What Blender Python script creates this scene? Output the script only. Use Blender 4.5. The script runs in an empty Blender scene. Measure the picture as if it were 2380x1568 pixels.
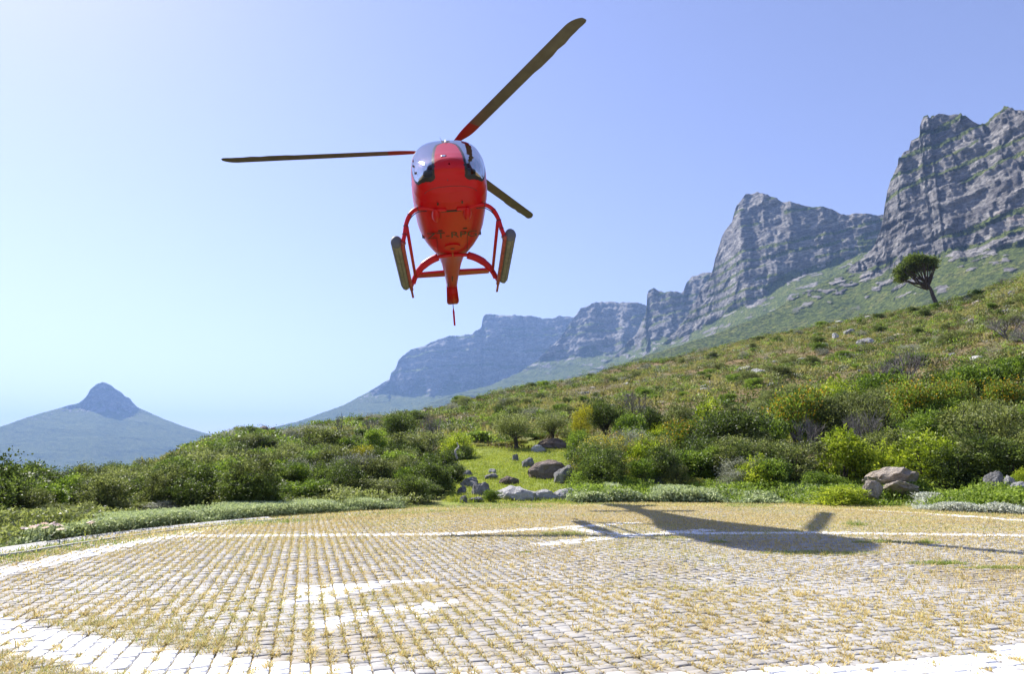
import bpy, bmesh, math, random
import numpy as np
from mathutils import Vector, Matrix

# ------------------------------------------------------------------ camera, sky, sun, exposure
SC = bpy.context.scene
COL = SC.collection
CAM_H = 0.983                                   # camera height above the pad (crouching photographer)
FPX, CX, CY, Y0 = 2380 * 24 / 36, 1190, 784, 1079   # 24 mm lens in a 2380 x 1568 measuring grid, horizon row 1079
PIT = math.atan((Y0 - CY) / FPX)
SUN_AZ, SUN_EL = math.radians(-49.6), math.radians(46.9)   # azimuth from +Y towards +X

cam_d = bpy.data.cameras.new('camera')
cam_d.lens = 24
cam_d.sensor_width = 36
cam_d.clip_start = 0.05
cam_d.clip_end = 40000
cam = bpy.data.objects.new('camera', cam_d)
cam.location = (0, 0, CAM_H)
cam.rotation_euler = (math.radians(90) + PIT, 0, 0)
COL.objects.link(cam)
SC.camera = cam

W = bpy.data.worlds.new('World')
SC.world = W
W.use_nodes = True
wn = W.node_tree
wn.nodes.clear()
sky = wn.nodes.new('ShaderNodeTexSky')
sky.sky_type = 'NISHITA'
sky.sun_disc = False
sky.sun_elevation = SUN_EL
sky.sun_rotation = SUN_AZ
sky.altitude = 50
sky.air_density = 1.0
sky.dust_density = 0.35
sky.ozone_density = 3.0
bg = wn.nodes.new('ShaderNodeBackground')
bg.inputs['Strength'].default_value = 0.096
wo = wn.nodes.new('ShaderNodeOutputWorld')
wb = wn.nodes.new('ShaderNodeMix')            # the camera's white balance, the same over the whole sky
wb.data_type = 'RGBA'
wb.blend_type = 'MULTIPLY'
wb.inputs[0].default_value = 1.0
wb.inputs[7].default_value = (1.12, 0.925, 1.06, 1)
hs = wn.nodes.new('ShaderNodeHueSaturation')
hs.inputs['Saturation'].default_value = 0.92
wn.links.new(sky.outputs[0], hs.inputs['Color'])
wn.links.new(hs.outputs[0], wb.inputs[6])
wn.links.new(wb.outputs[2], bg.inputs['Color'])
wn.links.new(bg.outputs[0], wo.inputs['Surface'])

sun_d = bpy.data.lights.new('sun', 'SUN')
sun_d.energy = 5.0
sun_d.angle = math.radians(0.53)
sun_d.color = (1.0, 0.95, 0.87)
sun = bpy.data.objects.new('sun', sun_d)
to_sun = Vector((math.cos(SUN_EL) * math.sin(SUN_AZ), math.cos(SUN_EL) * math.cos(SUN_AZ), math.sin(SUN_EL)))
sun.rotation_euler = to_sun.to_track_quat('Z', 'Y').to_euler()
sun.location = to_sun * 60
COL.objects.link(sun)

SC.view_settings.view_transform = 'Standard'
SC.view_settings.look = 'None'
SC.view_settings.exposure = 1.05
SC.view_settings.gamma = 1.0
SC.render.engine = 'CYCLES'
SC.cycles.max_bounces = 6
SC.cycles.transparent_max_bounces = 8

# ------------------------------------------------------------------ helpers
def ray(px, py):
    """azimuth and tangent of the elevation of a measured picture point"""
    xc, yc = (px - CX) / FPX, (CY - py) / FPX
    fy = math.cos(PIT) - yc * math.sin(PIT)
    fz = math.sin(PIT) + yc * math.cos(PIT)
    return math.atan2(xc, fy), fz / math.hypot(xc, fy)


def gnd(px, py):
    az, te = ray(px, py)
    r = -CAM_H / te
    return (r * math.sin(az), r * math.cos(az))


def _hash(ix, iy, seed):
    h = (ix.astype(np.int64) * 374761393 + iy.astype(np.int64) * 668265263 + seed * 1442695041) & 0x7fffffff
    h = ((h ^ (h >> 13)) * 1274126177) & 0x7fffffff
    h = (h ^ (h >> 16)) & 0x7fffffff
    return (h % 65536) / 65535.0


def vnoise(x, y, seed=0):
    x, y = np.broadcast_arrays(np.asarray(x, float), np.asarray(y, float))
    ix, iy = np.floor(x), np.floor(y)
    fx, fy = x - ix, y - iy
    fx = fx * fx * (3 - 2 * fx)
    fy = fy * fy * (3 - 2 * fy)
    a, b = _hash(ix, iy, seed), _hash(ix + 1, iy, seed)
    c, d = _hash(ix, iy + 1, seed), _hash(ix + 1, iy + 1, seed)
    return (a + (b - a) * fx) * (1 - fy) + (c + (d - c) * fx) * fy


def fbm(x, y, seed=0, octv=4, ridged=False):
    s, a, t = 0.0, 0.5, 0.0
    for k in range(octv):
        n = vnoise(x * 2 ** k + 17.3 * k, y * 2 ** k - 9.1 * k, seed + k)
        if ridged:
            n = 1 - abs(2 * n - 1)
        s = s + a * n
        t += a
        a *= 0.5
    return s / t


def sstep(a, b, x):
    t = np.clip((x - a) / (b - a), 0, 1)
    return t * t * (3 - 2 * t)


def tag(o, label=None, cat=None, group=None, kind=None):
    if label: o['label'] = label
    if cat: o['category'] = cat
    if group: o['group'] = group
    if kind: o['kind'] = kind
    return o


def link(name, me, mats=(), parent=None):
    if not isinstance(mats, (list, tuple)):
        mats = [mats]
    for m in mats:
        if m.name not in [q.name for q in me.materials if q]:
            me.materials.append(m)
    o = bpy.data.objects.new(name, me)
    COL.objects.link(o)
    if parent is not None:
        o.parent = parent
    return o


def empty(name, loc=(0, 0, 0), rz=0.0):
    o = bpy.data.objects.new(name, None)
    o.empty_display_size = 0.2
    o.location = loc
    o.rotation_euler = (0, 0, rz)
    COL.objects.link(o)
    return o


def mesh_np(name, verts, faces, attr=None, smooth=False, attrs=None):
    """fast mesh from numpy arrays; faces is (n,3) or (n,4)"""
    me = bpy.data.meshes.new(name)
    verts = np.asarray(verts, np.float32)
    faces = np.asarray(faces, np.int32)
    n, k = faces.shape
    me.vertices.add(len(verts))
    me.vertices.foreach_set('co', verts.ravel())
    me.loops.add(n * k)
    me.loops.foreach_set('vertex_index', faces.ravel())
    me.polygons.add(n)
    me.polygons.foreach_set('loop_start', np.arange(0, n * k, k, dtype=np.int32))
    me.polygons.foreach_set('loop_total', np.full(n, k, np.int32))
    if smooth:
        me.polygons.foreach_set('use_smooth', np.ones(n, bool))
    me.update(calc_edges=True)
    if attr is not None:
        attrs = {'v': attr}
    for an, av in (attrs or {}).items():
        at = me.attributes.new(an, 'FLOAT', 'POINT')
        at.data.foreach_set('value', np.asarray(av, np.float32).ravel())
    return me


def grid_faces(nu, nv):
    i, j = np.meshgrid(np.arange(nu - 1), np.arange(nv - 1), indexing='ij')
    a = (i * nv + j).ravel()
    return np.stack([a, a + nv, a + nv + 1, a + 1], 1)


def tube(bm, pts, radii, seg=8, cap=True):
    pts = [Vector(p) for p in pts]
    if not isinstance(radii, (list, tuple)):
        radii = [radii] * len(pts)
    rings = []
    prev = None
    for i, p in enumerate(pts):
        t = (pts[min(i + 1, len(pts) - 1)] - pts[max(i - 1, 0)]).normalized()
        ref = Vector((0, 0, 1)) if abs(t.z) < 0.9 else Vector((1, 0, 0))
        u = t.cross(ref).normalized() if prev is None else (prev - t * prev.dot(t)).normalized()
        prev = u
        w = t.cross(u)
        rings.append([bm.verts.new(p + (u * math.cos(2 * math.pi * k / seg) + w * math.sin(2 * math.pi * k / seg)) * radii[i]) for k in range(seg)])
    for a, b in zip(rings, rings[1:]):
        for k in range(seg):
            bm.faces.new((a[k], a[(k + 1) % seg], b[(k + 1) % seg], b[k]))
    if cap:
        bm.faces.new(rings[0][::-1])
        bm.faces.new(rings[-1])


def smooth_path(pts, n=6):
    P = [Vector(p) for p in pts]
    P = [P[0] * 2 - P[1]] + P + [P[-1] * 2 - P[-2]]
    out = []
    for i in range(1, len(P) - 2):
        for k in range(n):
            t = k / n
            a, b, c, d = P[i - 1], P[i], P[i + 1], P[i + 2]
            out.append(0.5 * ((2 * b) + (c - a) * t + (2 * a - 5 * b + 4 * c - d) * t * t + (3 * b - a - 3 * c + d) * t ** 3))
    out.append(P[-2])
    return out


def bm_mesh(name, bm, smooth=False):
    bmesh.ops.recalc_face_normals(bm, faces=bm.faces[:])
    me = bpy.data.meshes.new(name)
    bm.to_mesh(me)
    bm.free()
    if smooth:
        me.polygons.foreach_set('use_smooth', np.ones(len(me.polygons), bool))
    return me


# ------------------------------------------------------------------ materials
class NT:
    def __init__(s, name):
        s.m = bpy.data.materials.new(name)
        s.m.use_nodes = True
        s.t = s.m.node_tree
        s.b = s.t.nodes['Principled BSDF']
        s.out = s.t.nodes['Material Output']

    def n(s, typ, **kw):
        nd = s.t.nodes.new(typ)
        for k, v in kw.items():
            setattr(nd, k, v)
        return nd

    def l(s, a, b):
        s.t.links.new(a, b)

    def noise(s, scale, detail=4, rough=0.6, vec=None):
        nd = s.n('ShaderNodeTexNoise')
        nd.inputs['Scale'].default_value = scale
        nd.inputs['Detail'].default_value = detail
        nd.inputs['Roughness'].default_value = rough
        if vec is None:
            g = s.n('ShaderNodeNewGeometry')
            vec = g.outputs['Position']
        s.l(vec, nd.inputs['Vector'])
        return nd.outputs['Fac']

    def ramp(s, fac, stops):
        nd = s.n('ShaderNodeValToRGB')
        e = nd.color_ramp.elements
        while len(e) < len(stops):
            e.new(0.5)
        for el, (p, c) in zip(e, stops):
            el.position = p
            el.color = (*c, 1)
        s.l(fac, nd.inputs['Fac'])
        return nd.outputs['Color']

    def mix(s, fac, a, b, blend='MIX'):
        nd = s.n('ShaderNodeMix', data_type='RGBA', blend_type=blend)
        for i, v in ((0, fac), (6, a), (7, b)):
            if hasattr(v, 'default_value'):
                s.l(v, nd.inputs[i])
            else:
                nd.inputs[i].default_value = v if i == 0 else (*v, 1)
        return nd.outputs[2]

    def math(s, op, a, b=0.0):
        nd = s.n('ShaderNodeMath', operation=op)
        for i, v in ((0, a), (1, b)):
            if hasattr(v, 'default_value'):
                s.l(v, nd.inputs[i])
            else:
                nd.inputs[i].default_value = v
        return nd.outputs[0]

    def attr(s, name):
        nd = s.n('ShaderNodeAttribute')
        nd.attribute_name = name
        return nd.outputs['Fac']

    def bump(s, h, strength=0.5, dist=0.05):
        nd = s.n('ShaderNodeBump')
        nd.inputs['Strength'].default_value = strength
        nd.inputs['Distance'].default_value = dist
        s.l(h, nd.inputs['Height'])
        s.l(nd.outputs[0], s.b.inputs['Normal'])

    def col(s, c):
        if hasattr(c, 'default_value'):
            s.l(c, s.b.inputs['Base Color'])
        else:
            s.b.inputs['Base Color'].default_value = (*c, 1)

    def set(s, **kw):
        for k, v in kw.items():
            s.b.inputs[k.replace('_', ' ')].default_value = v
        return s


def plain(name, c, rough=0.6, metal=0.0, coat=0.0, var=0.0, vscale=3.0):
    t = NT(name)
    if var:
        f = t.noise(vscale)
        t.col(t.ramp(f, [(0.3, tuple(x * (1 - var) for x in c)), (0.7, tuple(min(1, x * (1 + var)) for x in c))]))
    else:
        t.col(c)
    t.set(Roughness=rough, Metallic=metal)
    if coat:
        t.b.inputs['Coat Weight'].default_value = coat
        t.b.inputs['Coat Roughness'].default_value = 0.06
    return t.m


def leaf_mat(name, c0, c1, c2, rough=0.5, trans=0.42, spec=0.35):
    t = NT(name)
    oi = t.n('ShaderNodeObjectInfo')
    f = t.math('ADD', t.attr('v'), t.math('MULTIPLY', t.math('SUBTRACT', oi.outputs['Random'], 0.5), 0.35))
    c = t.ramp(f, [(0.10, tuple(q * 0.75 for q in c0)), (0.5, c1), (0.88, tuple(q * 1.15 for q in c2))])  # ramp ends pushed apart: shadow and highlight contrast put into the colour
    t.col(c)
    t.set(Roughness=rough)
    t.b.inputs['Specular IOR Level'].default_value = spec
    tr = t.n('ShaderNodeBsdfTranslucent')
    tc = t.mix(1.0, c, (1.25, 1.3, 0.95), 'MULTIPLY')
    t.l(tc, tr.inputs['Color'])
    mx = t.n('ShaderNodeMixShader')
    mx.inputs[0].default_value = trans
    t.l(t.b.outputs[0], mx.inputs[1])
    t.l(tr.outputs[0], mx.inputs[2])
    t.l(mx.outputs[0], t.out.inputs['Surface'])
    return t.m


M = {}
M['red'] = plain('red_paint', (0.50, 0.004, 0.008), 0.34, coat=0.12, var=0.04, vscale=1.5)
M['red'].node_tree.nodes['Principled BSDF'].inputs['Specular IOR Level'].default_value = 0.25
M['black'] = plain('black_rubber', (0.012, 0.012, 0.014), 0.45)
M['dark'] = plain('dark_trim', (0.035, 0.036, 0.04), 0.6)
M['letter'] = plain('letter_black', (0.02, 0.018, 0.02), 0.4)
M['steel'] = plain('steel_clamp', (0.75, 0.75, 0.76), 0.3, 0.9)
M['white_trim'] = plain('white_trim', (0.75, 0.76, 0.78), 0.35)
M['float'] = plain('olive_float_fabric', (0.19, 0.18, 0.125), 0.75, var=0.3, vscale=7)
M['floatcap'] = plain('grey_float_cap', (0.10, 0.105, 0.12), 0.6)
M['seat'] = plain('grey_seat_fabric', (0.22, 0.21, 0.2), 0.85, var=0.2)
M['lining'] = plain('cabin_lining', (0.10, 0.105, 0.115), 0.8)
M['bladeroot'] = plain('blade_root_red', (0.22, 0.018, 0.016), 0.5)
M['skidwear'] = plain('worn_red_skid', (0.34, 0.06, 0.045), 0.55, var=0.45, vscale=9)

t = NT('blade_composite')
g = t.n('ShaderNodeTexCoord')
t.col(t.ramp(t.noise(5, 5, 0.6, g.outputs['Object']), [(0.3, (0.085, 0.078, 0.06)), (0.7, (0.135, 0.125, 0.098))]))
t.set(Roughness=0.55)
M['blade'] = t.m

t = NT('canopy_glass')
t.t.nodes.remove(t.b)
gl = t.n('ShaderNodeBsdfGlossy'); gl.inputs['Roughness'].default_value = 0.03
gl.inputs['Color'].default_value = (0.95, 0.97, 1, 1)
tp = t.n('ShaderNodeBsdfTransparent'); tp.inputs['Color'].default_value = (0.50, 0.55, 0.62, 1)
fr = t.n('ShaderNodeFresnel'); fr.inputs['IOR'].default_value = 1.33
mx = t.n('ShaderNodeMixShader')
t.l(t.math('MULTIPLY', fr.outputs[0], 0.6), mx.inputs[0]); t.l(tp.outputs[0], mx.inputs[1]); t.l(gl.outputs[0], mx.inputs[2])
t.l(mx.outputs[0], t.out.inputs['Surface'])
M['glass'] = t.m

t = NT('concrete_paver')
oi = t.n('ShaderNodeObjectInfo')
f = t.noise(1.3, 4)
f2 = t.noise(40, 5, 0.7)
c = t.ramp(f, [(0.3, (0.38, 0.372, 0.36)), (0.7, (0.47, 0.462, 0.445))])
c = t.mix(0.8, c, t.ramp(t.noise(0.55, 6, 0.7), [(0.36, (0.78, 0.68, 0.52)), (0.52, (1, 0.99, 0.97))]), 'MULTIPLY')
c = t.mix(0.45, c, t.ramp(f2, [(0.3, (0.55, 0.54, 0.52)), (0.7, (1, 1, 1))]), 'MULTIPLY')
isl = t.n('ShaderNodeNewGeometry')
c = t.mix(0.5, c, t.ramp(isl.outputs['Random Per Island'], [(0.0, (0.72, 0.71, 0.68)), (1.0, (1, 1, 1))]), 'MULTIPLY')
t.col(c); t.set(Roughness=0.85); t.bump(f2, 0.4, 0.004)
M['paver'] = t.m

t = NT('white_road_paint')
f = t.noise(6, 6, 0.7)
f2 = t.noise(55, 4, 0.7)
c = t.ramp(f, [(0.36, (0.46, 0.45, 0.43)), (0.48, (0.78, 0.78, 0.77))])
t.col(t.mix(0.3, c, t.ramp(f2, [(0.3, (0.6, 0.6, 0.58)), (0.6, (1, 1, 1))]), 'MULTIPLY')); t.set(Roughness=0.7); t.bump(f2, 0.4, 0.004)
M['paint'] = t.m

t = NT('straw_grass')
c = t.ramp(t.attr('v'), [(0.0, (0.34, 0.24, 0.08)), (0.35, (0.58, 0.45, 0.16)), (0.6, (0.70, 0.58, 0.27)), (0.78, (0.44, 0.42, 0.11)), (1.0, (0.19, 0.30, 0.04))])
t.col(c); t.set(Roughness=0.7)
tr = t.n('ShaderNodeBsdfTranslucent'); t.l(c, tr.inputs['Color'])
mx = t.n('ShaderNodeMixShader'); mx.inputs[0].default_value = 0.4
t.l(t.b.outputs[0], mx.inputs[1]); t.l(tr.outputs[0], mx.inputs[2]); t.l(mx.outputs[0], t.out.inputs['Surface'])
M['straw'] = t.m

t = NT('concrete_kerb')
f = t.noise(2.5, 6, 0.65); f2 = t.noise(60, 4)
t.col(t.mix(0.3, t.ramp(f, [(0.3, (0.44, 0.43, 0.41)), (0.7, (0.60, 0.59, 0.57))]), t.ramp(f2, [(0.3, (0.5, 0.5, 0.5)), (0.7, (1, 1, 1))]), 'MULTIPLY'))
t.set(Roughness=0.85); t.bump(f2, 0.3, 0.005)
M['kerb'] = t.m

# terrain: dry hillside soil, lawn where the attribute says so
t = NT('hillside_soil')
f = t.noise(0.16, 6, 0.65)
f2 = t.noise(2.2, 6, 0.7)
c = t.ramp(f, [(0.25, (0.14, 0.085, 0.04)), (0.45, (0.20, 0.14, 0.06)), (0.6, (0.13, 0.12, 0.045)), (0.8, (0.09, 0.11, 0.035))])
c = t.mix(0.7, c, t.ramp(f2, [(0.25, (0.45, 0.4, 0.35)), (0.7, (1.25, 1.2, 1.1))]), 'MULTIPLY')
lawn = t.ramp(t.noise(1.7, 5, 0.65), [(0.3, (0.13, 0.17, 0.02)), (0.6, (0.23, 0.28, 0.035)), (0.8, (0.30, 0.27, 0.08))])
straw = t.ramp(t.noise(3.0, 6, 0.7), [(0.3, (0.30, 0.21, 0.08)), (0.5, (0.44, 0.33, 0.14)), (0.75, (0.28, 0.27, 0.07))])
c = t.mix(t.attr('lawn'), c, lawn)
c = t.mix(t.attr('straw'), c, straw)
t.col(c); t.set(Roughness=0.95); t.bump(f2, 0.8, 0.15)
M['soil'] = t.m

def rock_mat(name, c0, c1, c2, scale=1.5):
    t = NT(name)
    g = t.n('ShaderNodeTexCoord')
    f = t.noise(scale, 7, 0.7, g.outputs['Object'])
    f2 = t.noise(scale * 9, 6, 0.75, g.outputs['Object'])
    c = t.ramp(f, [(0.3, c0), (0.5, c1), (0.72, c2)])
    c = t.mix(0.6, c, t.ramp(f2, [(0.3, (0.4, 0.39, 0.38)), (0.62, (1.1, 1.1, 1.1))]), 'MULTIPLY')
    c = t.mix(0.45, c, t.ramp(t.noise(scale * 3.2, 4, 0.6, g.outputs['Object']), [(0.36, (0.35, 0.34, 0.33)), (0.46, (1, 1, 1)), (0.62, (1, 1, 1)), (0.70, (0.85, 0.86, 0.72))]), 'MULTIPLY')
    t.col(c); t.set(Roughness=0.9); t.bump(f2, 1.0, 0.16)
    return t.m

M['rock_grey'] = rock_mat('grey_boulder', (0.20, 0.195, 0.19), (0.37, 0.36, 0.345), (0.50, 0.49, 0.475))
M['rock_white'] = rock_mat('pale_boulder', (0.46, 0.45, 0.43), (0.66, 0.65, 0.63), (0.76, 0.75, 0.73))
M['rock_brown'] = rock_mat('brown_boulder', (0.13, 0.09, 0.065), (0.25, 0.19, 0.15), (0.36, 0.31, 0.27))
M['rock_tan'] = rock_mat('tan_boulder', (0.42, 0.33, 0.25), (0.62, 0.53, 0.43), (0.72, 0.66, 0.57))

# mountains
t = NT('mountain_rock')
geo = t.n('ShaderNodeNewGeometry')
mp = t.n('ShaderNodeMapping'); mp.inputs['Scale'].default_value = (1, 1, 3.2)
t.l(geo.outputs['Position'], mp.inputs['Vector'])
f = t.noise(0.012, 8, 0.68, mp.outputs[0])
f2 = t.noise(0.07, 8, 0.72, mp.outputs[0])
f3 = t.noise(0.006, 4, 0.6)
rock = t.ramp(f, [(0.3, (0.10, 0.094, 0.095)), (0.48, (0.20, 0.19, 0.183)), (0.62, (0.31, 0.295, 0.278)), (0.78, (0.37, 0.25, 0.18))])
rock = t.mix(0.75, rock, t.ramp(f2, [(0.38, (0.25, 0.25, 0.27)), (0.5, (0.85, 0.85, 0.85)), (0.60, (1.7, 1.68, 1.65))]), 'MULTIPLY')  # noise contrast in the rock colour stands in for shaded and lit facets
veg = t.ramp(t.noise(0.035, 7, 0.72), [(0.30, (0.045, 0.065, 0.014)), (0.5, (0.105, 0.135, 0.030)), (0.70, (0.180, 0.180, 0.055))])
veg = t.mix(0.85, veg, t.ramp(t.noise(0.16, 6, 0.8), [(0.43, (0.20, 0.26, 0.22)), (0.50, (0.85, 0.87, 0.8)), (0.60, (1.45, 1.4, 1.3))]), 'MULTIPLY')
vf = t.math('ADD', t.attr('veg'), t.math('MULTIPLY', t.math('SUBTRACT', f2, 0.5), 1.1))
vf = t.ramp(vf, [(0.42, (0, 0, 0)), (0.6, (1, 1, 1))])
t.col(t.mix(vf, rock, veg)); t.set(Roughness=0.95)
t.b.inputs['Specular IOR Level'].default_value = 0.15
t.bump(f2, 1.0, 8.0)
M['mountain'] = t.m

# foliage kinds
M['leaf_dark'] = leaf_mat('dark_green_leaf', (0.034, 0.052, 0.012), (0.078, 0.112, 0.022), (0.165, 0.215, 0.046))
M['leaf_green'] = leaf_mat('green_leaf', (0.056, 0.096, 0.012), (0.140, 0.215, 0.026), (0.275, 0.355, 0.053))
M['leaf_bright'] = leaf_mat('bright_yellow_green_leaf', (0.100, 0.145, 0.009), (0.245, 0.320, 0.021), (0.450, 0.490, 0.053))
M['leaf_olive'] = leaf_mat('olive_leaf', (0.062, 0.076, 0.020), (0.140, 0.165, 0.045), (0.300, 0.325, 0.120))
M['leaf_silver'] = leaf_mat('silver_grey_leaf', (0.094, 0.101, 0.066), (0.220, 0.231, 0.171), (0.440, 0.440, 0.363), 0.55, 0.25)
M['leaf_yellow'] = leaf_mat('yellow_green_leaf', (0.120, 0.120, 0.008), (0.260, 0.250, 0.018), (0.440, 0.400, 0.030))
M['leaf_orange'] = leaf_mat('orange_yellow_leaf', (0.110, 0.095, 0.010), (0.320, 0.210, 0.016), (0.560, 0.340, 0.025))
M['leaf_ground'] = leaf_mat('grey_green_ground_cover', (0.100, 0.135, 0.055), (0.230, 0.285, 0.130), (0.440, 0.490, 0.270), 0.6, 0.3)
M['leaf_white'] = leaf_mat('whitish_ground_cover', (0.16, 0.18, 0.13), (0.34, 0.36, 0.29), (0.55, 0.56, 0.49), 0.6, 0.25)
M['leaf_scrub'] = leaf_mat('hillside_scrub_leaf', (0.150, 0.105, 0.042), (0.170, 0.165, 0.045), (0.280, 0.260, 0.090), 0.7, 0.35)
M['grass_green'] = leaf_mat('green_grass_blade', (0.103, 0.149, 0.014), (0.207, 0.270, 0.025), (0.345, 0.356, 0.069), 0.6, 0.4)
M['flower'] = leaf_mat('yellow_flower', (0.42, 0.30, 0.01), (0.62, 0.48, 0.02), (0.75, 0.64, 0.10), 0.6, 0.3)
M['bark'] = plain('bark', (0.075, 0.058, 0.045), 0.9, var=0.4, vscale=6)
M['twig'] = plain('bare_grey_twig', (0.16, 0.145, 0.135), 0.9, var=0.3, vscale=6)
M['deadwood'] = plain('bleached_deadwood', (0.30, 0.28, 0.26), 0.9, var=0.3, vscale=6)
M['petal'] = leaf_mat('pink_petal', (0.55, 0.36, 0.42), (0.70, 0.50, 0.55), (0.80, 0.66, 0.68), 0.6, 0.35)

# ------------------------------------------------------------------ terrain
D2 = math.degrees
SKY_HILL = [(-700, 1190, 34), (-300, 1190, 34), (0, 1180, 34), (200, 1160, 36), (320, 1120, 40), (390, 1080, 45), (440, 1054, 50), (500, 1030, 58), (600, 1014, 66), (700, 1000, 72),
            (850, 977, 80), (1000, 953, 88), (1200, 908, 98), (1400, 868, 108), (1600, 822, 118), (1800, 776, 126), (2000, 738, 126), (2170, 708, 120),
            (2380, 648, 112), (2700, 545, 105), (3300, 500, 100)]
_h = [(ray(a, b)[0], ray(a, b)[1], r) for a, b, r in SKY_HILL]
HA = np.array([q[0] for q in _h]); HT = np.array([q[1] for q in _h]); HR = np.array([q[2] for q in _h])
PA = np.radians([-75, -45, -37, -28, -25, -18.6, -10, 0, 10, 20, 27, 32, 38, 45, 60, 75])
PR = np.array([9, 9.2, 9.8, 11.8, 12.5, 13.8, 15.3, 17.2, 18.3, 18.6, 18.5, 17.7, 17.3, 17, 16.5, 16])


def terrain(x, y):
    """height of the ground"""
    x = np.asarray(x, float); y = np.asarray(y, float)
    az = np.arctan2(x, y); r = np.hypot(x, y)
    te = np.interp(az, HA, HT); rc = np.interp(az, HA, HR); rp = np.interp(az, PA, PR)
    zc = CAM_H + rc * te
    u = np.clip((r - rp) / (rc - rp), 0, 1)
    z = zc * np.where(zc > 0, u ** 1.2, sstep(0, 0.9, u))
    z = z - np.clip(r - rc, 0, None) * np.clip((r - rc) / 60, 0, 1) * 0.28
    bumps = (fbm(x / 9, y / 9, 3, 4) - 0.5) * 1.3 + (fbm(x / 2.2, y / 2.2, 8, 3) - 0.5) * 0.35
    z = z + bumps * sstep(0.02, 0.3, u) * np.clip(rc / 90, 0.3, 1)
    back = sstep(math.radians(85), math.radians(120), abs(az))
    z = z * (1 - back)
    far = sstep(160, 500, r)
    return z * (1 - far) - 46 * far


def foot(px, py, rmin=8, rmax=130):
    az, te = ray(px, py)
    rr = np.linspace(rmin, rmax, 1500)
    e = (terrain(rr * math.sin(az), rr * math.cos(az)) - CAM_H) / rr
    k = np.argmax(e >= te) if (e >= te).any() else np.argmax(e)
    r = rr[k]
    return (r * math.sin(az), r * math.cos(az), float(terrain(r * math.sin(az), r * math.cos(az))), r)


PADC = (2.5, 10.5)
azs = np.concatenate([np.radians(np.linspace(-78, 78, 300)), np.radians(np.linspace(82, 278, 44))])
rs = np.concatenate([[0.3], np.linspace(2, 26, 44), np.geomspace(26.6, 160, 105), np.geomspace(166, 700, 26), np.geomspace(800, 16000, 12)])
AZ, RR = np.meshgrid(azs, rs, indexing='ij')
TX, TY = RR * np.sin(AZ), RR * np.cos(AZ)
TZ = terrain(TX, TY) - 0.016
nf = len(azs)
fc = grid_faces(nf, len(rs))
nv = len(rs)
wrap = np.stack([np.arange(nv - 1) + (nf - 1) * nv, np.arange(nv - 1), np.arange(nv - 1) + 1, np.arange(nv - 1) + (nf - 1) * nv + 1], 1)
fc = np.concatenate([fc, wrap])[:, ::-1]
rp_ = np.interp(AZ, PA, PR)
# lawn gap between the thickets
La0, La1 = ray(1035, 1110)[0], ray(1345, 1110)[0]
wob = (fbm(TX / 2.5, TY / 2.5, 77, 3) - 0.5) * 0.05
lawn = sstep(La0 - 0.01, La0 + 0.02, AZ + wob) * (1 - sstep(La1 - 0.02, La1 + 0.01, AZ + wob)) * sstep(rp_ - 0.8, rp_ + 0.2, RR) * (1 - sstep(33, 40, RR + wob * 120))
edge = sstep(rp_ - 1.6, rp_ - 0.6, RR) * (1 - sstep(rp_ + 1.2, rp_ + 2.6, RR))
lawn = np.clip(lawn + 0.65 * edge, 0, 1)
straw = (1 - sstep(rp_ - 1.2, rp_ - 0.2, RR))
ter = link('ground', mesh_np('ground', np.stack([TX, TY, TZ], -1).reshape(-1, 3), fc, smooth=True, attrs={'lawn': lawn, 'straw': straw}), M['soil'])
tag(ter, kind='structure')

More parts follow.
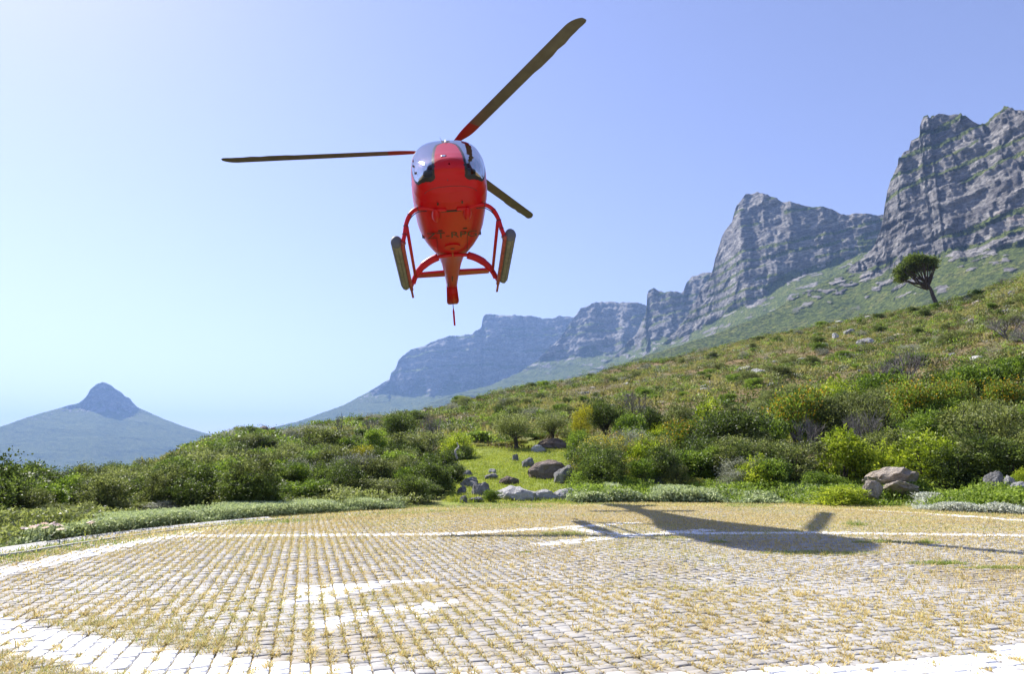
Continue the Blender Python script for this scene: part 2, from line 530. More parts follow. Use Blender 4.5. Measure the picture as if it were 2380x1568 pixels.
# ------------------------------------------------------------------ mountains: sheets r(azimuth, height) with real depth
def massif(name, skyl, basel, Rl, zlow, nx, nz, seed, but=45, butl=130, layer=24, ledge=6.5, fine=3.0, talus=34, talusveg=1.0, skyamp=6, rim=0.0):
    sk = [ray(a, b) for a, b in skyl]
    sa = np.array([q[0] for q in sk]); st = np.array([q[1] for q in sk])
    bk = [ray(a, b) for a, b in basel]
    ba = np.array([q[0] for q in bk]); bt = np.array([q[1] for q in bk])
    ra = np.array([ray(a, 800)[0] for a, _ in Rl]); rv = np.array([q for _, q in Rl], float)
    az = np.linspace(sa[0], sa[-1], nx)
    R0 = np.interp(az, ra, rv)
    te = np.interp(az, sa, st)
    s = np.cumsum(np.concatenate([[0], np.diff(az) * R0[1:]]))
    zcb = CAM_H + R0 * np.interp(az, ba, bt)
    hh = np.clip(CAM_H + R0 * te - zcb, 0, None)
    ztop = CAM_H + (R0 + hh * ledge / layer * 0.9) * te + ((fbm(s / 26, s * 0, seed + 9, 4) - 0.5) * 2) * skyamp
    T = np.linspace(0, 1, nz)
    Z = zlow + (ztop - zlow)[:, None] * T[None, :]
    S = np.repeat(s[:, None], nz, 1)
    h = Z - zcb[:, None]
    # horizontal strata, gently warped
    hw = Z + (fbm(S / 260, Z / 400, seed + 2, 3) - 0.5) * layer * 1.1 + (fbm(S / 30, Z / 30, seed + 3, 3) - 0.5) * layer * 0.35
    k = hw / layer
    kf = k - np.floor(k)
    hs = _hash(np.floor(k), np.floor(k) * 0 + 3, seed + 4)                    # how wide each ledge is
    k0 = np.floor((zcb / layer))[:, None]
    cl = (k - kf - k0 + sstep(0.74, 1.0, kf)) * ledge
    rock = sstep(-0.5 * layer, 0.5 * layer, h + (fbm(S / (layer * 1.8), Z / (layer * 1.6), seed + 7, 5) - 0.5) * layer * 4.5)
    rr = R0[:, None] + np.where(h > 0, np.clip(cl, 0, None), 0) + np.where(h < 0, h / math.tan(math.radians(talus)), 0)
    bfac = 0.05 + 0.95 * rock
    warp = S + (fbm(S / 90, Z / 140, seed + 6, 3) - 0.5) * 60
    rr = rr - bfac * but * (fbm(warp / butl, Z / (butl * 4), seed + 10, 4, ridged=True) - 0.5) * 2
    # blocks between vertical joints and bedding planes
    def blocks(bw, bh, amp, sd):
        zz = Z + (fbm(S / 40, Z / 40, sd + 2, 2) - 0.5) * bh * 1.2
        row = np.floor(zz / bh)
        ss = S + (fbm(S / 30, Z / 60, sd + 3, 2) - 0.5) * bw * 1.6 + _hash(row, row * 0, sd) * bw
        return amp * (_hash(np.floor(ss / bw), row, sd + 1) - 0.5) * 2
    rr = rr + rock * (blocks(fine * 16, layer, fine * 2.2, seed + 60) + blocks(fine * 6, layer / 2.3, fine * 1.25, seed + 63) + blocks(fine * 2.6, layer / 4.5, fine * 0.6, seed + 66))
    rr = rr + rock * fine * 1.8 * (fbm(S / (fine * 2.4), Z / (fine * 6), seed + 23, 3, ridged=True) - 0.5)
    rr = rr + rock * fine * 1.2 * (fbm(S / 45, Z / (fine * 1.8), seed + 26, 3) - 0.5)
    tf = np.minimum(R0 / 1300, 3.6)[:, None]
    Sw = S + (fbm(S / (120 * tf), Z / (55 * tf), seed + 28, 4) - 0.5) * 220 * tf
    rr = rr + (1 - rock) * tf * (13 * (fbm(Sw / (170 * tf) + Z / 260, Z / 120, seed + 30, 5) - 0.5) * 2 + 4 * (fbm(S / 14, Z / 8, seed + 31, 4) - 0.5))
    outc = sstep(0.60, 0.68, fbm(S / 22, Z / 11, seed + 33, 5))
    rr = rr - (1 - rock) * outc * 5.0 * sstep(-190, -10, h)
    veg = (1 - rock) * (talusveg - 0.95 * outc * sstep(-190, -10, h)) + rock * (sstep(0.60, 0.76, kf) * (0.25 + 0.75 * (hs > 0.4)) * 1.0 * sstep(0.33, 0.5, fbm(S / 80, Z / 50, seed + 40, 3)) + 0.10)
    # plateau behind the rim
    bd = np.array([8, 25, 70, 160, 330, 650.0])
    bz = np.array([1.5, 2.0, 0, -8, -30, -90.0])
    rb = rr[:, -1:] + bd[None, :]
    zb = Z[:, -1:] + bz[None, :] + (fbm(S[:, :6] / 30, bd[None, :] / 30, seed + 50, 3) - 0.5) * 6
    zb = np.minimum(zb, CAM_H + rb * te[:, None] * 0.998 + 0 * zb)
    Rf = np.concatenate([rr, rb], 1); Zf = np.concatenate([Z, zb], 1)
    V = np.concatenate([veg, np.full(rb.shape, 0.6)], 1)
    A = np.repeat(az[:, None], Rf.shape[1], 1)
    P = np.stack([Rf * np.sin(A), Rf * np.cos(A), Zf], -1).reshape(-1, 3)
    o = link(name, mesh_np(name, P, grid_faces(nx, Rf.shape[1])[:, ::-1], attrs={'veg': V}), M['mountain'])
    tag(o, kind='structure')
    return o


massif('mountain_near_cliff',
       [(1400, 905), (1480, 880), (1560, 852), (1650, 822), (1740, 785), (1800, 752), (1850, 716), (1930, 656), (1985, 614), (2010, 592), (2030, 570), (2040, 548), (2050, 520), (2055, 480), (2062, 440), (2070, 418), (2080, 398), (2088, 372),
        (2096, 352), (2102, 345), (2112, 342), (2116, 322), (2136, 312), (2138, 288), (2146, 270), (2170, 262), (2200, 256), (2240, 254), (2258, 266), (2275, 272), (2300, 262), (2318, 252), (2335, 245), (2352, 256), (2380, 262), (2480, 235), (2560, 250)],
       [(1400, 700), (1900, 640), (2000, 632), (2060, 634), (2120, 610), (2200, 590), (2300, 562), (2380, 545), (2760, 500)],
       [(1400, 1600), (1800, 1520), (2000, 1430), (2060, 1370), (2140, 1290), (2250, 1240), (2380, 1205), (2760, 1150)], -46, 480, 350, 11, but=32, butl=120, layer=30, ledge=7, fine=3.0, talus=33, skyamp=4)
massif('mountain_middle_cliff',
       [(1330, 930), (1430, 880), (1500, 836), (1570, 772), (1600, 732), (1617, 701), (1628, 676), (1643, 655), (1656, 630), (1661, 605), (1666, 585), (1674, 558), (1685, 530), (1702, 512), (1706, 492), (1712, 477), (1723, 463), (1734, 450), (1762, 447), (1784, 457),
        (1815, 467), (1872, 481), (1911, 479), (1940, 485), (1956, 494), (1989, 495), (2025, 499), (2060, 498), (2150, 490), (2300, 470)],
       [(1330, 840), (1560, 800), (1640, 755), (1700, 728), (1760, 702), (1800, 676), (1830, 652), (1860, 642), (1890, 632), (1947, 616), (2000, 590), (2300, 520)],
       [(1330, 2650), (1560, 2450), (1660, 2250), (1740, 2080), (1860, 2000), (1980, 1960), (2300, 1900)], -46, 330, 250, 37, but=24, butl=110, layer=30, ledge=4.0, fine=2.5, talus=33, skyamp=4)
massif('mountain_stepped_ridge',
       [(1180, 930), (1300, 890), (1400, 850), (1445, 815), (1480, 775), (1500, 735), (1503, 715), (1501, 700), (1506, 680), (1518, 672), (1545, 679), (1585, 680), (1592, 662), (1598, 645), (1610, 634), (1648, 630), (1720, 640), (1850, 640)],
       [(1180, 850), (1400, 850), (1500, 800), (1600, 770), (1850, 740)],
       [(1180, 3600), (1440, 3300), (1520, 3000), (1650, 2800), (1850, 2700)], -46, 220, 170, 53, but=55, butl=150, layer=34, ledge=10, fine=5.0, talus=33, skyamp=5)
massif('mountain_buttress_ridge',
       [(960, 960), (1060, 925), (1140, 905), (1210, 870), (1260, 830), (1300, 790), (1322, 758), (1335, 738), (1350, 720), (1372, 711), (1395, 704), (1420, 700), (1450, 705), (1490, 711), (1530, 722), (1600, 730), (1750, 740)],
       [(960, 880), (1200, 850), (1350, 830), (1450, 815), (1750, 800)],
       [(960, 4700), (1200, 4400), (1330, 4100), (1450, 3850), (1750, 3600)], -46, 270, 175, 71, but=85, butl=260, layer=46, ledge=14, fine=6.5, talus=32, skyamp=6)
massif('mountain_flat_top',
       [(330, 1068), (430, 1040), (560, 1016), (640, 1001), (700, 986), (760, 962), (800, 946), (850, 915), (890, 893), (905, 885), (908, 872), (918, 862), (926, 842), (936, 830), (955, 815), (985, 808), (1000, 800), (1020, 791), (1060, 782), (1098, 780), (1112, 770), (1119, 762), (1121, 745), (1126, 735), (1132, 733), (1180, 733),
        (1240, 735), (1262, 738), (1290, 737), (1300, 733), (1318, 732), (1345, 736), (1420, 735), (1600, 740)],
       [(330, 900), (800, 915), (900, 912), (1000, 905), (1100, 900), (1250, 880), (1600, 850)],
       [(330, 6500), (700, 6000), (900, 5600), (1000, 5350), (1130, 5200), (1300, 5000), (1600, 4800)], -46, 390, 195, 89, but=120, butl=330, layer=62, ledge=24, fine=8, talus=30, skyamp=5)
lion = massif('mountain_lone_peak',
       [(-500, 1060), (-250, 1035), (-100, 1015), (0, 998), (60, 975), (110, 958), (150, 946), (184, 938), (196, 928), (204, 918), (208, 908), (214, 903), (226, 893), (238, 889), (246, 891), (260, 899), (272, 908), (284, 914), (290, 922), (302, 926), (308, 936), (318, 946), (340, 958), (380, 978), (430, 999), (470, 1012), (515, 1024), (600, 1036), (760, 1046)],
       [(-500, 930), (100, 950), (190, 948), (240, 946), (300, 952), (340, 948), (760, 940)],
       [(-500, 6600), (0, 6100), (240, 5980), (400, 6150), (760, 6700)], -46, 270, 125, 97, but=30, butl=200, layer=40, ledge=16, fine=6, talus=24, talusveg=0.95, skyamp=3)

# ------------------------------------------------------------------ air
hb = bmesh.new()
bmesh.ops.create_cube(hb, size=1.0)
ht = NT('pale_haze')
ht.t.nodes.remove(ht.b)
pv = ht.n('ShaderNodeVolumePrincipled')
pv.inputs['Color'].default_value = (0.33, 0.55, 1.0, 1)
pv.inputs['Density'].default_value = 0.0001
pv.inputs['Anisotropy'].default_value = 0.2
ht.l(pv.outputs[0], ht.out.inputs['Volume'])
hz = link('haze', bm_mesh('haze', hb), ht.m)
hz.scale = (34000, 34000, 1250)
hz.location = (0, 0, 1250 / 2 - 60)
tag(hz, kind='stuff')

# ------------------------------------------------------------------ helipad
rng = np.random.default_rng(5)
random.seed(5)
CIRC = [(-3.05, 4.3), (-2.5, 4.0), (-2.05, 3.78), (-1.7, 3.62), (-1.2, 3.5), (-.5, 3.3), (.3, 3.25), (1.0, 3.3), (1.7, 3.45), (2.15, 3.58), (2.6, 3.7), (3.4, 4.1), (5, 5), (7, 7), (8.6, 10),
        (8.95, 12.3), (8.35, 14.2), (7.57, 15.3), (6.63, 16.2), (5, 16.8), (3.23, 17), (.6, 16.5), (-.87, 15.7), (-3, 14.7), (-3.7, 14.1), (-4.3, 13), (-4.6, 11.2), (-4.75, 9.9), (-4.78, 8.4), (-4.75, 7.5), (-4.72, 6.9), (-4.74, 6.6), (-4.55, 5.8), (-4.0, 5.0), (-3.3, 4.45), (-3.05, 4.3)]
LINES = [(CIRC, 0.2),
         ([gnd(*p) for p in [(395, 1247), (1030, 1243), (1285, 1229), (1373, 1223), (1476, 1217)]], 0.17),
         ([gnd(*p) for p in [(1616, 1241), (1900, 1239), (2380, 1246), (2600, 1250)]], 0.16),
         ([gnd(*p) for p in [(1262, 1267), (1431, 1249), (1538, 1241), (1640, 1233)]], 0.16),
         ([gnd(*p) for p in [(1334, 1231), (1412, 1241), (1452, 1244)]], 0.14)]
POLYS = [[gnd(*p) for p in [(676, 1365), (1005, 1346), (1003, 1353), (886, 1359), (886, 1374), (812, 1380), (783, 1400), (643, 1406), (643, 1399), (697, 1394), (698, 1383)]],
         [gnd(*p) for p in [(768, 1434), (886, 1417), (952, 1408), (1056, 1395), (1056, 1404), (1014, 1413), (1010, 1428), (963, 1436), (945, 1422), (893, 1430), (823, 1437), (798, 1461), (743, 1467), (731, 1448)]]]


def seg_dist(p, pts):
    d = np.full(len(p), 1e9)
    for a, b in zip(pts, pts[1:]):
        a = np.array(a); b = np.array(b)
        ab = b - a
        t_ = np.clip(((p - a) @ ab) / (ab @ ab), 0, 1)
        d = np.minimum(d, np.hypot(*(p - a - t_[:, None] * ab).T))
    return d


def in_poly(p, poly):
    c = np.zeros(len(p), bool)
    n = len(poly)
    for i in range(n):
        (x1, y1), (x2, y2) = poly[i], poly[(i + 1) % n]
        k = ((y1 > p[:, 1]) != (y2 > p[:, 1]))
        with np.errstate(divide='ignore', invalid='ignore'):
            xi = (x2 - x1) * (p[:, 1] - y1) / (y2 - y1) + x1
        c ^= k & (p[:, 0] < xi)
    return c


def painted(p):
    m = np.zeros(len(p), bool)
    for pts, hw in LINES:
        m |= seg_dist(p, pts) < hw
    for poly in POLYS:
        m |= in_poly(p, poly)
    return m


GA = math.radians(-16.56)
CDIR = np.array([math.sin(GA), math.cos(GA)])
RDIR = np.array([math.cos(GA), -math.sin(GA)])
PC, PR_ = 0.0955, 0.074                       # paver pitch across and along the columns
ii, jj = np.meshgrid(np.arange(-140, 260), np.arange(-60, 330), indexing='ij')
ii, jj = ii.ravel(), jj.ravel()
cen = ii[:, None] * PC * RDIR + jj[:, None] * PR_ * CDIR
cen = cen + np.array([0.03, 0.0])
r_c = np.hypot(cen[:, 0], cen[:, 1]); a_c = np.arctan2(cen[:, 0], cen[:, 1])
xpix = cen[:, 0] / np.maximum(cen[:, 1], 0.1)
inpad = (cen[:, 1] > 2.6) & (abs(xpix) < 0.95) & (np.hypot(cen[:, 0] - 2.5, cen[:, 1] - 10.3) < 8.0 + 0.7 * (cen[:, 1] < 6)) 
inpad |= (cen[:, 1] > 2.6) & (cen[:, 1] < 9) & (cen[:, 0] > -5.35) & (cen[:, 0] < 5) & (abs(xpix) < 0.95)
cen = cen[inpad]
ii, jj = ii[inpad], jj[inpad]
pnt = painted(cen)
npv = len(cen)
# one paver: chamfered top, notched corners (12 sided) given by outline fraction
HWX, HWY = PC * 0.448, PR_ * 0.486
notch = 0.20
out = []
for sx, sy in ((1, -1), (1, 1), (-1, 1), (-1, -1)):
    a = (sx * HWX, sy * HWY * (1 - notch)); b = (sx * HWX * (1 - notch * 0.8), sy * HWY)
    out += [a, b] if sx * sy < 0 and sx > 0 or (sx < 0 and sy > 0) else [a, b]
out = [(HWX, -HWY * .72), (HWX * 1.02, 0), (HWX, HWY * .72), (HWX * .86, HWY), (-HWX * .86, HWY), (-HWX, HWY * .72), (-HWX * 1.02, 0), (-HWX, -HWY * .72), (-HWX * .86, -HWY), (HWX * .86, -HWY)]
O = np.array(out)
NO = len(O)
top_i = O - np.sign(O) * 0.0022
base = np.concatenate([np.c_[top_i, np.full(NO, 0.0)], np.c_[O, np.full(NO, -0.003)], np.c_[O, np.full(NO, -0.04)]])
pf = [list(range(NO))]
pq = []
for k in range(NO):
    k2 = (k + 1) % NO
    pq.append([k, NO + k, NO + k2, k2])
    pq.append([NO + k, 2 * NO + k, 2 * NO + k2, NO + k2])
tri = [[0, k, k + 1] for k in range(1, NO - 1)]
tri += [[q[0], q[1], q[2]] for q in pq] + [[q[0], q[2], q[3]] for q in pq]
tri = np.array(tri)
ROT = np.array([[RDIR[0], CDIR[0]], [RDIR[1], CDIR[1]]])
hz_ = rng.normal(0, 0.0022, npv)
hz_ += (fbm(cen[:, 0] / 1.3, cen[:, 1] / 1.3, 91, 3) - 0.5) * 0.008
tlx, tly = rng.normal(0, 0.03, npv), rng.normal(0, 0.03, npv)
# which ones are the 300 largest in the picture
inview = (cen[:, 1] > 3.42) & (abs(cen[:, 0] / cen[:, 1]) < 0.70)
order = np.argsort(np.where(inview, cen[:, 1], 99))
near = np.zeros(npv, bool)
near[order[:300]] = True

pad = empty('helipad', (0, 0, 0))
tag(pad, kind='structure')
shared = {}
for nm, mt in (('paver', M['paver']), ('paver_painted', M['paint'])):
    me = mesh_np(nm, base, tri)
    me.materials.append(mt)
    shared[mt.name] = me
for k in np.where(near)[0]:
    me = shared[M['paint'].name if pnt[k] else M['paver'].name]
    o = bpy.data.objects.new('paver', me)
    o.location = (cen[k, 0], cen[k, 1], hz_[k])
    o.rotation_euler = (tly[k], tlx[k], -GA + rng.normal(0, 0.012))
    o.parent = pad
    COL.objects.link(o)
bO = np.array([(HWX, -HWY), (HWX, HWY), (-HWX, HWY), (-HWX, -HWY)])
base4 = np.concatenate([np.c_[bO * 0.95, np.zeros(4)], np.c_[bO, np.full(4, -0.02)]])
tri4 = [[0, 1, 2], [0, 2, 3]]
for k in range(4):
    k2 = (k + 1) % 4
    tri4 += [[k, 4 + k, 4 + k2], [k, 4 + k2, k2]]
tri4 = np.array(tri4)


def field(sel, base, tri):
    c = cen[sel]
    n = len(c)
    yaw = rng.normal(0, 0.012, n)
    bx = base[None, :, 0] * np.cos(yaw)[:, None] - base[None, :, 1] * np.sin(yaw)[:, None]
    by = base[None, :, 0] * np.sin(yaw)[:, None] + base[None, :, 1] * np.cos(yaw)[:, None]
    vx = c[:, :1] + bx * RDIR[0] + by * CDIR[0]
    vy = c[:, 1:] + bx * RDIR[1] + by * CDIR[1]
    vz = hz_[sel][:, None] + base[None, :, 2] + bx * tlx[sel][:, None] + by * tly[sel][:, None]
    F_ = (tri[None, :, :] + (np.arange(n) * len(base))[:, None, None]).reshape(-1, 3)
    return np.stack([vx, vy, vz], -1).reshape(-1, 3), F_, np.zeros(n * len(base))


close = cen[:, 1] < 6.0
for nm, sel, mt in (('paver_field', ~near & ~pnt, M['paver']), ('painted_paver_field', ~near & pnt, M['paint'])):
    V0, F0, A0 = field(sel & close, base, tri)
    V1, F1, A1 = field(sel & ~close, base4, tri4)
    o = link(nm, mesh_np(nm, np.concatenate([V0, V1]), np.concatenate([F0, F1 + len(V0)])), mt, pad)
    tag(o, kind='stuff')

# ------------------------------------------------------------------ grass in the joints
def blades(P, L, Wd, v, rng, lean=0.7, down=0.25):
    """single bent blades: P (n,3) roots, L lengths, Wd widths"""
    n = len(P)
    a = rng.uniform(0, 2 * math.pi, n)
    ln = np.abs(rng.normal(lean, 0.25, n))
    d = np.stack([np.cos(a) * np.sin(ln), np.sin(a) * np.sin(ln), np.cos(ln)], 1)
    w = np.stack([-np.sin(a), np.cos(a), np.zeros(n)], 1) * Wd[:, None]
    mid = P + d * (L * 0.55)[:, None]
    tip = P + d * L[:, None] + np.stack([np.cos(a), np.sin(a), np.full(n, -0.4)], 1) * (L * down)[:, None]
    V = np.stack([P - w, P + w, mid + w * 0.8, mid - w * 0.8, tip], 1).reshape(-1, 3)
    b = (np.arange(n) * 5)[:, None]
    F_ = np.concatenate([b + [[0, 1, 2]], b + [[0, 2, 3]], b + [[3, 2, 4]]])
    return V, F_, np.repeat(v, 5)


def blades1(P, L, Wd, v, rng, lean=0.7):
    """far blades: one slim triangle each"""
    n = len(P)
    a = rng.uniform(0, 2 * math.pi, n)
    ln = np.abs(rng.normal(lean, 0.25, n))
    d = np.stack([np.cos(a) * np.sin(ln), np.sin(a) * np.sin(ln), np.cos(ln)], 1)
    w = np.stack([-np.sin(a), np.cos(a), np.zeros(n)], 1) * Wd[:, None]
    V = np.stack([P - w, P + w, P + d * L[:, None]], 1).reshape(-1, 3)
    return V, np.arange(n * 3).reshape(-1, 3), np.repeat(v, 3)


def cat(parts):
    V, F_, A, off = [], [], [], 0
    for v, f, a in parts:
        V.append(v); F_.append(f + off); A.append(a); off += len(v)
    return np.concatenate(V), np.concatenate(F_), np.concatenate(A)


parts = []
# tufts at the column joints; thicker on the far side
dist = np.hypot(cen[:, 0], cen[:, 1])
patch = fbm(cen[:, 0] / 0.9, cen[:, 1] / 0.9, 21, 4)
fine_ = rng.uniform(0, 1, npv)
dens = 0.98 + 1.2 * (patch - 0.5) + 0.35 * sstep(5.5, 10, cen[:, 1]) + 0.2 * sstep(4, 9, cen[:, 0])
dens *= np.where(pnt, 0.30, 1.0)
leftcol = sstep(0.5, -2.5, cen[:, 0]) * sstep(14, 8, cen[:, 1])
has = fine_ < dens + 0.22 * leftcol * (~pnt)
tc = cen[has] + RDIR * (PC * 0.5) + rng.normal(0, 0.010, (has.sum(), 2)) + CDIR * rng.uniform(-0.04, 0.04, (has.sum(), 1))
nb_ = np.where(dist[has] < 6, 34, np.where(dist[has] < 10, 14, 8))
idx = np.repeat(np.arange(len(tc)), nb_)
sz = rng.gamma(5, 0.2, len(tc))[idx]
pp = tc[idx] + RDIR * rng.normal(0, 0.015, (len(idx), 1)) + CDIR * rng.normal(0, 0.020, (len(idx), 1))
gv = np.clip(rng.normal(0.48, 0.16, len(idx)) + 0.5 * (fbm(tc[:, 0] / 1.6, tc[:, 1] / 1.6, 44, 3)[idx] - 0.5), 0, 0.85)
ln_ = (0.026 + 0.018 * rng.uniform(0, 1, len(idx))) * (0.5 + 0.6 * sz)
wd_ = 0.0018 + 0.0014 * rng.uniform(0, 1, len(idx)) * (1 + dist[has][idx] / 6)
nr = dist[has][idx] < 6
P3 = np.c_[pp, np.full(len(idx), -0.012)]
parts.append(blades(P3[nr], ln_[nr], wd_[nr], gv[nr], rng, 0.8))
parts.append(blades1(P3[~nr], ln_[~nr] * 1.1, wd_[~nr] * 1.5, gv[~nr], rng, 0.85))
# row joints, sparse short
sel = rng.uniform(0, 1, npv) < (0.36 + 0.5 * (patch - 0.5)) * np.where(pnt, 0.6, 1)
tc = cen[sel] + CDIR * (PR_ * 0.5)
idx = np.repeat(np.arange(len(tc)), 6)
pp = tc[idx] + RDIR * rng.uniform(-0.045, 0.045, (len(idx), 1)) + rng.normal(0, 0.005, (len(idx), 2))
parts.append(blades1(np.c_[pp, np.full(len(idx), -0.012)], rng.uniform(0.014, 0.034, len(idx)), np.full(len(idx), 0.0022), np.clip(rng.normal(0.4, 0.17, len(idx)), 0, 0.85), rng, 0.85))
# dry turf all over the far half of the pad and its margin
n = 105000
aa = rng.uniform(-0.66, 0.70, n)
rr = np.sqrt(rng.uniform(7.0 ** 2, 20.5 ** 2, n))
q = np.stack([rr * np.sin(aa), rr * np.cos(aa)], 1)
cover = sstep(7.0, 11.5, q[:, 1]) * 1.0 + 0.5 * (fbm(q[:, 0] / 1.4, q[:, 1] / 1.4, 61, 4) - 0.5) + 0.25 * sstep(3, 8, q[:, 0])
rpq = np.interp(aa, PA, PR)
cover = np.where(painted(q), cover * 0.22, cover)
cover = np.where(rr > rpq + 0.9, 0, cover)
margin = (rr > rpq - 1.5)
cover = np.where(margin, 0.9, cover)
k_ = rng.uniform(0, 1, n) < cover
q = q[k_]; rr = rr[k_]; margin = margin[k_]
idx = np.repeat(np.arange(len(q)), 4)
pp = q[idx] + rng.normal(0, 0.05, (len(idx), 2))
grn = (fbm(q[:, 0] / 1.8, q[:, 1] / 1.1, 72, 4) > 0.58)
gv = np.clip(rng.normal(0.42, 0.15, len(idx)) + 0.42 * margin[idx] * rng.uniform(0, 1, len(idx)) + 0.25 * grn[idx], 0, 1)
parts.append(blades1(np.c_[pp, np.full(len(idx), -0.012)], rng.uniform(0.025, 0.055, len(idx)) * (1 + 0.4 * margin[idx]), 0.0045 + 0.0005 * rr[idx], gv, rng, 0.95))
# bottom left corner outside the band, long and green
n = 900
q = np.stack([rng.uniform(-3.3, -1.5, n), rng.uniform(3.2, 4.6, n)], 1)
k_ = (seg_dist(q, CIRC) > 0.23) & (np.hypot(q[:, 0] - 2.2, q[:, 1] - 10.3) > 7.2)
q = q[k_]
idx = np.repeat(np.arange(len(q)), 12)
pp = q[idx] + rng.normal(0, 0.03, (len(idx), 2))
parts.append(blades(np.c_[pp, np.full(len(idx), -0.012)], rng.uniform(0.03, 0.075, len(idx)), np.full(len(idx), 0.002), np.clip(rng.normal(0.68, 0.16, len(idx)), 0, 1), rng, 0.75))
V, F_, A = cat(parts)
o = link('dry_joint_grass', mesh_np('dry_joint_grass', V, F_, A), M['straw'])
tag(o, 'dry straw coloured grass growing between the pavers', 'grass', kind='stuff')

# green clumps and weeds on the pad
def grass_clump(px, py, wx, wy, hgt, n, v, label, mat='straw', lean=0.55):
    x, y = gnd(px, py)
    r_ = np.random.default_rng(int(px * 7 + py))
    th = r_.uniform(0, 2 * math.pi, n); ra = np.sqrt(r_.uniform(0, 1, n))
    q = np.stack([wx * ra * np.cos(th), wy * ra * np.sin(th)], 1)
    q = q * (0.7 + 0.6 * vnoise(th * 2, th * 0, int(px)))[:, None]
    hh = hgt * (1 - 0.6 * ra) * r_.uniform(0.5, 1.15, n)
    me = mesh_np('grass_clump', *blades(np.c_[q, np.full(n, -0.012)], hh, np.full(n, 0.0035), np.clip(r_.normal(v, 0.12, n), 0, 1), r_, lean))
    o = link('grass_clump', me, M[mat])
    o.location = (x, y, 0)
    tag(o, label, 'grass')


def clump_mesh(v, f, a): pass


G = [(1310, 1243, 0.33, 0.22, 0.10, 900, 0.86, 'green grass clump beside the left end of the helicopter shadow'),
     (1560, 1252, 0.45, 0.15, 0.06, 700, 0.85, 'low green grass strip along the white line left of the shadow'),
     (1672, 1262, 0.14, 0.12, 0.08, 300, 0.92, 'small dark green grass tuft inside the lower edge of the shadow'),
     (1900, 1288, 0.80, 0.22, 0.08, 1700, 0.84, 'long green grass patch under the right end of the shadow'),
     (2040, 1262, 0.42, 0.10, 0.09, 700, 0.88, 'grass strip crossed by the thin rotor shadow'),
     (2150, 1264, 0.17, 0.10, 0.12, 260, 0.92, 'spiky dark grass tuft on the thin rotor shadow'),
     (2190, 1312, 0.30, 0.10, 0.09, 700, 0.97, 'bright green weed patch near the right edge of the pad'),
     (2320, 1322, 0.42, 0.09, 0.07, 900, 0.90, 'trailing green grass at the right edge of the pad'),
     (1225, 1285, 0.12, 0.045, 0.045, 260, 1.0, 'tiny bright green weed alone on the pavers below the shadow'),
     (1990, 1222, 0.20, 0.14, 0.20, 160, 1.0, 'leafy green weed standing right of the tail shadow')]
for a in G:
    grass_clump(*a)

# ------------------------------------------------------------------ concrete kerb and gutter round the pad
def ribbon(name, pts, w, z0=0.0, dish=0.015, th=0.10):
    P = smooth_path([(x, y, 0) for x, y in pts], 6)
    bm = bmesh.new()
    rows = []
    for i, p in enumerate(P):
        t_ = (P[min(i + 1, len(P) - 1)] - P[max(i - 1, 0)]).normalized()
        nrm = Vector((-t_.y, t_.x, 0))
        z = z0 + (vnoise(i * 0.4, 0, 5) - 0.5) * 0.012
        prof = [(-w / 2, -th), (-w / 2, z + 0.02), (-w / 2 + 0.03, z + 0.02), (0, z - dish), (w / 2 - 0.03, z + 0.03), (w / 2, z + 0.03), (w / 2, -th)]
        rows.append([bm.verts.new(p + nrm * a + Vector((0, 0, b))) for a, b in prof])
    for a, b in zip(rows, rows[1:]):
        for k in range(len(a) - 1):
            bm.faces.new((a[k], a[k + 1], b[k + 1], b[k]))
    bm.faces.new(rows[0]); bm.faces.new(rows[-1][::-1])
    return link(name, bm_mesh(name, bm), M['kerb'])


for nm, pts, w in (('concrete_gutter', [gnd(-140, 1300), gnd(0, 1288), gnd(90, 1274), gnd(180, 1260), gnd(300, 1243), gnd(420, 1229), gnd(560, 1214), gnd(640, 1207)], 0.46),
                   ('kerb', [gnd(640, 1206), gnd(760, 1199), gnd(900, 1190), gnd(1020, 1183), gnd(1120, 1178), gnd(1200, 1174)], 0.16),
                   ('kerb', [gnd(1960, 1178), gnd(2060, 1181), gnd(2200, 1189), gnd(2380, 1196), gnd(2600, 1206)], 0.22)):
    tag(ribbon(nm, pts, w, z0=0.0 if w > 0.4 else -0.022), kind='structure')

# ------------------------------------------------------------------ helicopter (local frame: x picture right, y aft, z up from the skids)
heli = empty('helicopter')
tag(heli, 'red helicopter hovering nose-on above the paved pad', 'helicopter')


def rotm(yaw, pitch, roll):
    return Matrix.Rotation(yaw, 4, 'Z') @ Matrix.Rotation(pitch, 4, 'X') @ Matrix.Rotation(roll, 4, 'Y')


HP = Vector((-1.045, 11.593, 5.362))
HM = rotm(math.radians(4.2), math.radians(-5.0), math.radians(-5.4))
heli.matrix_world = Matrix.Translation(HP) @ HM

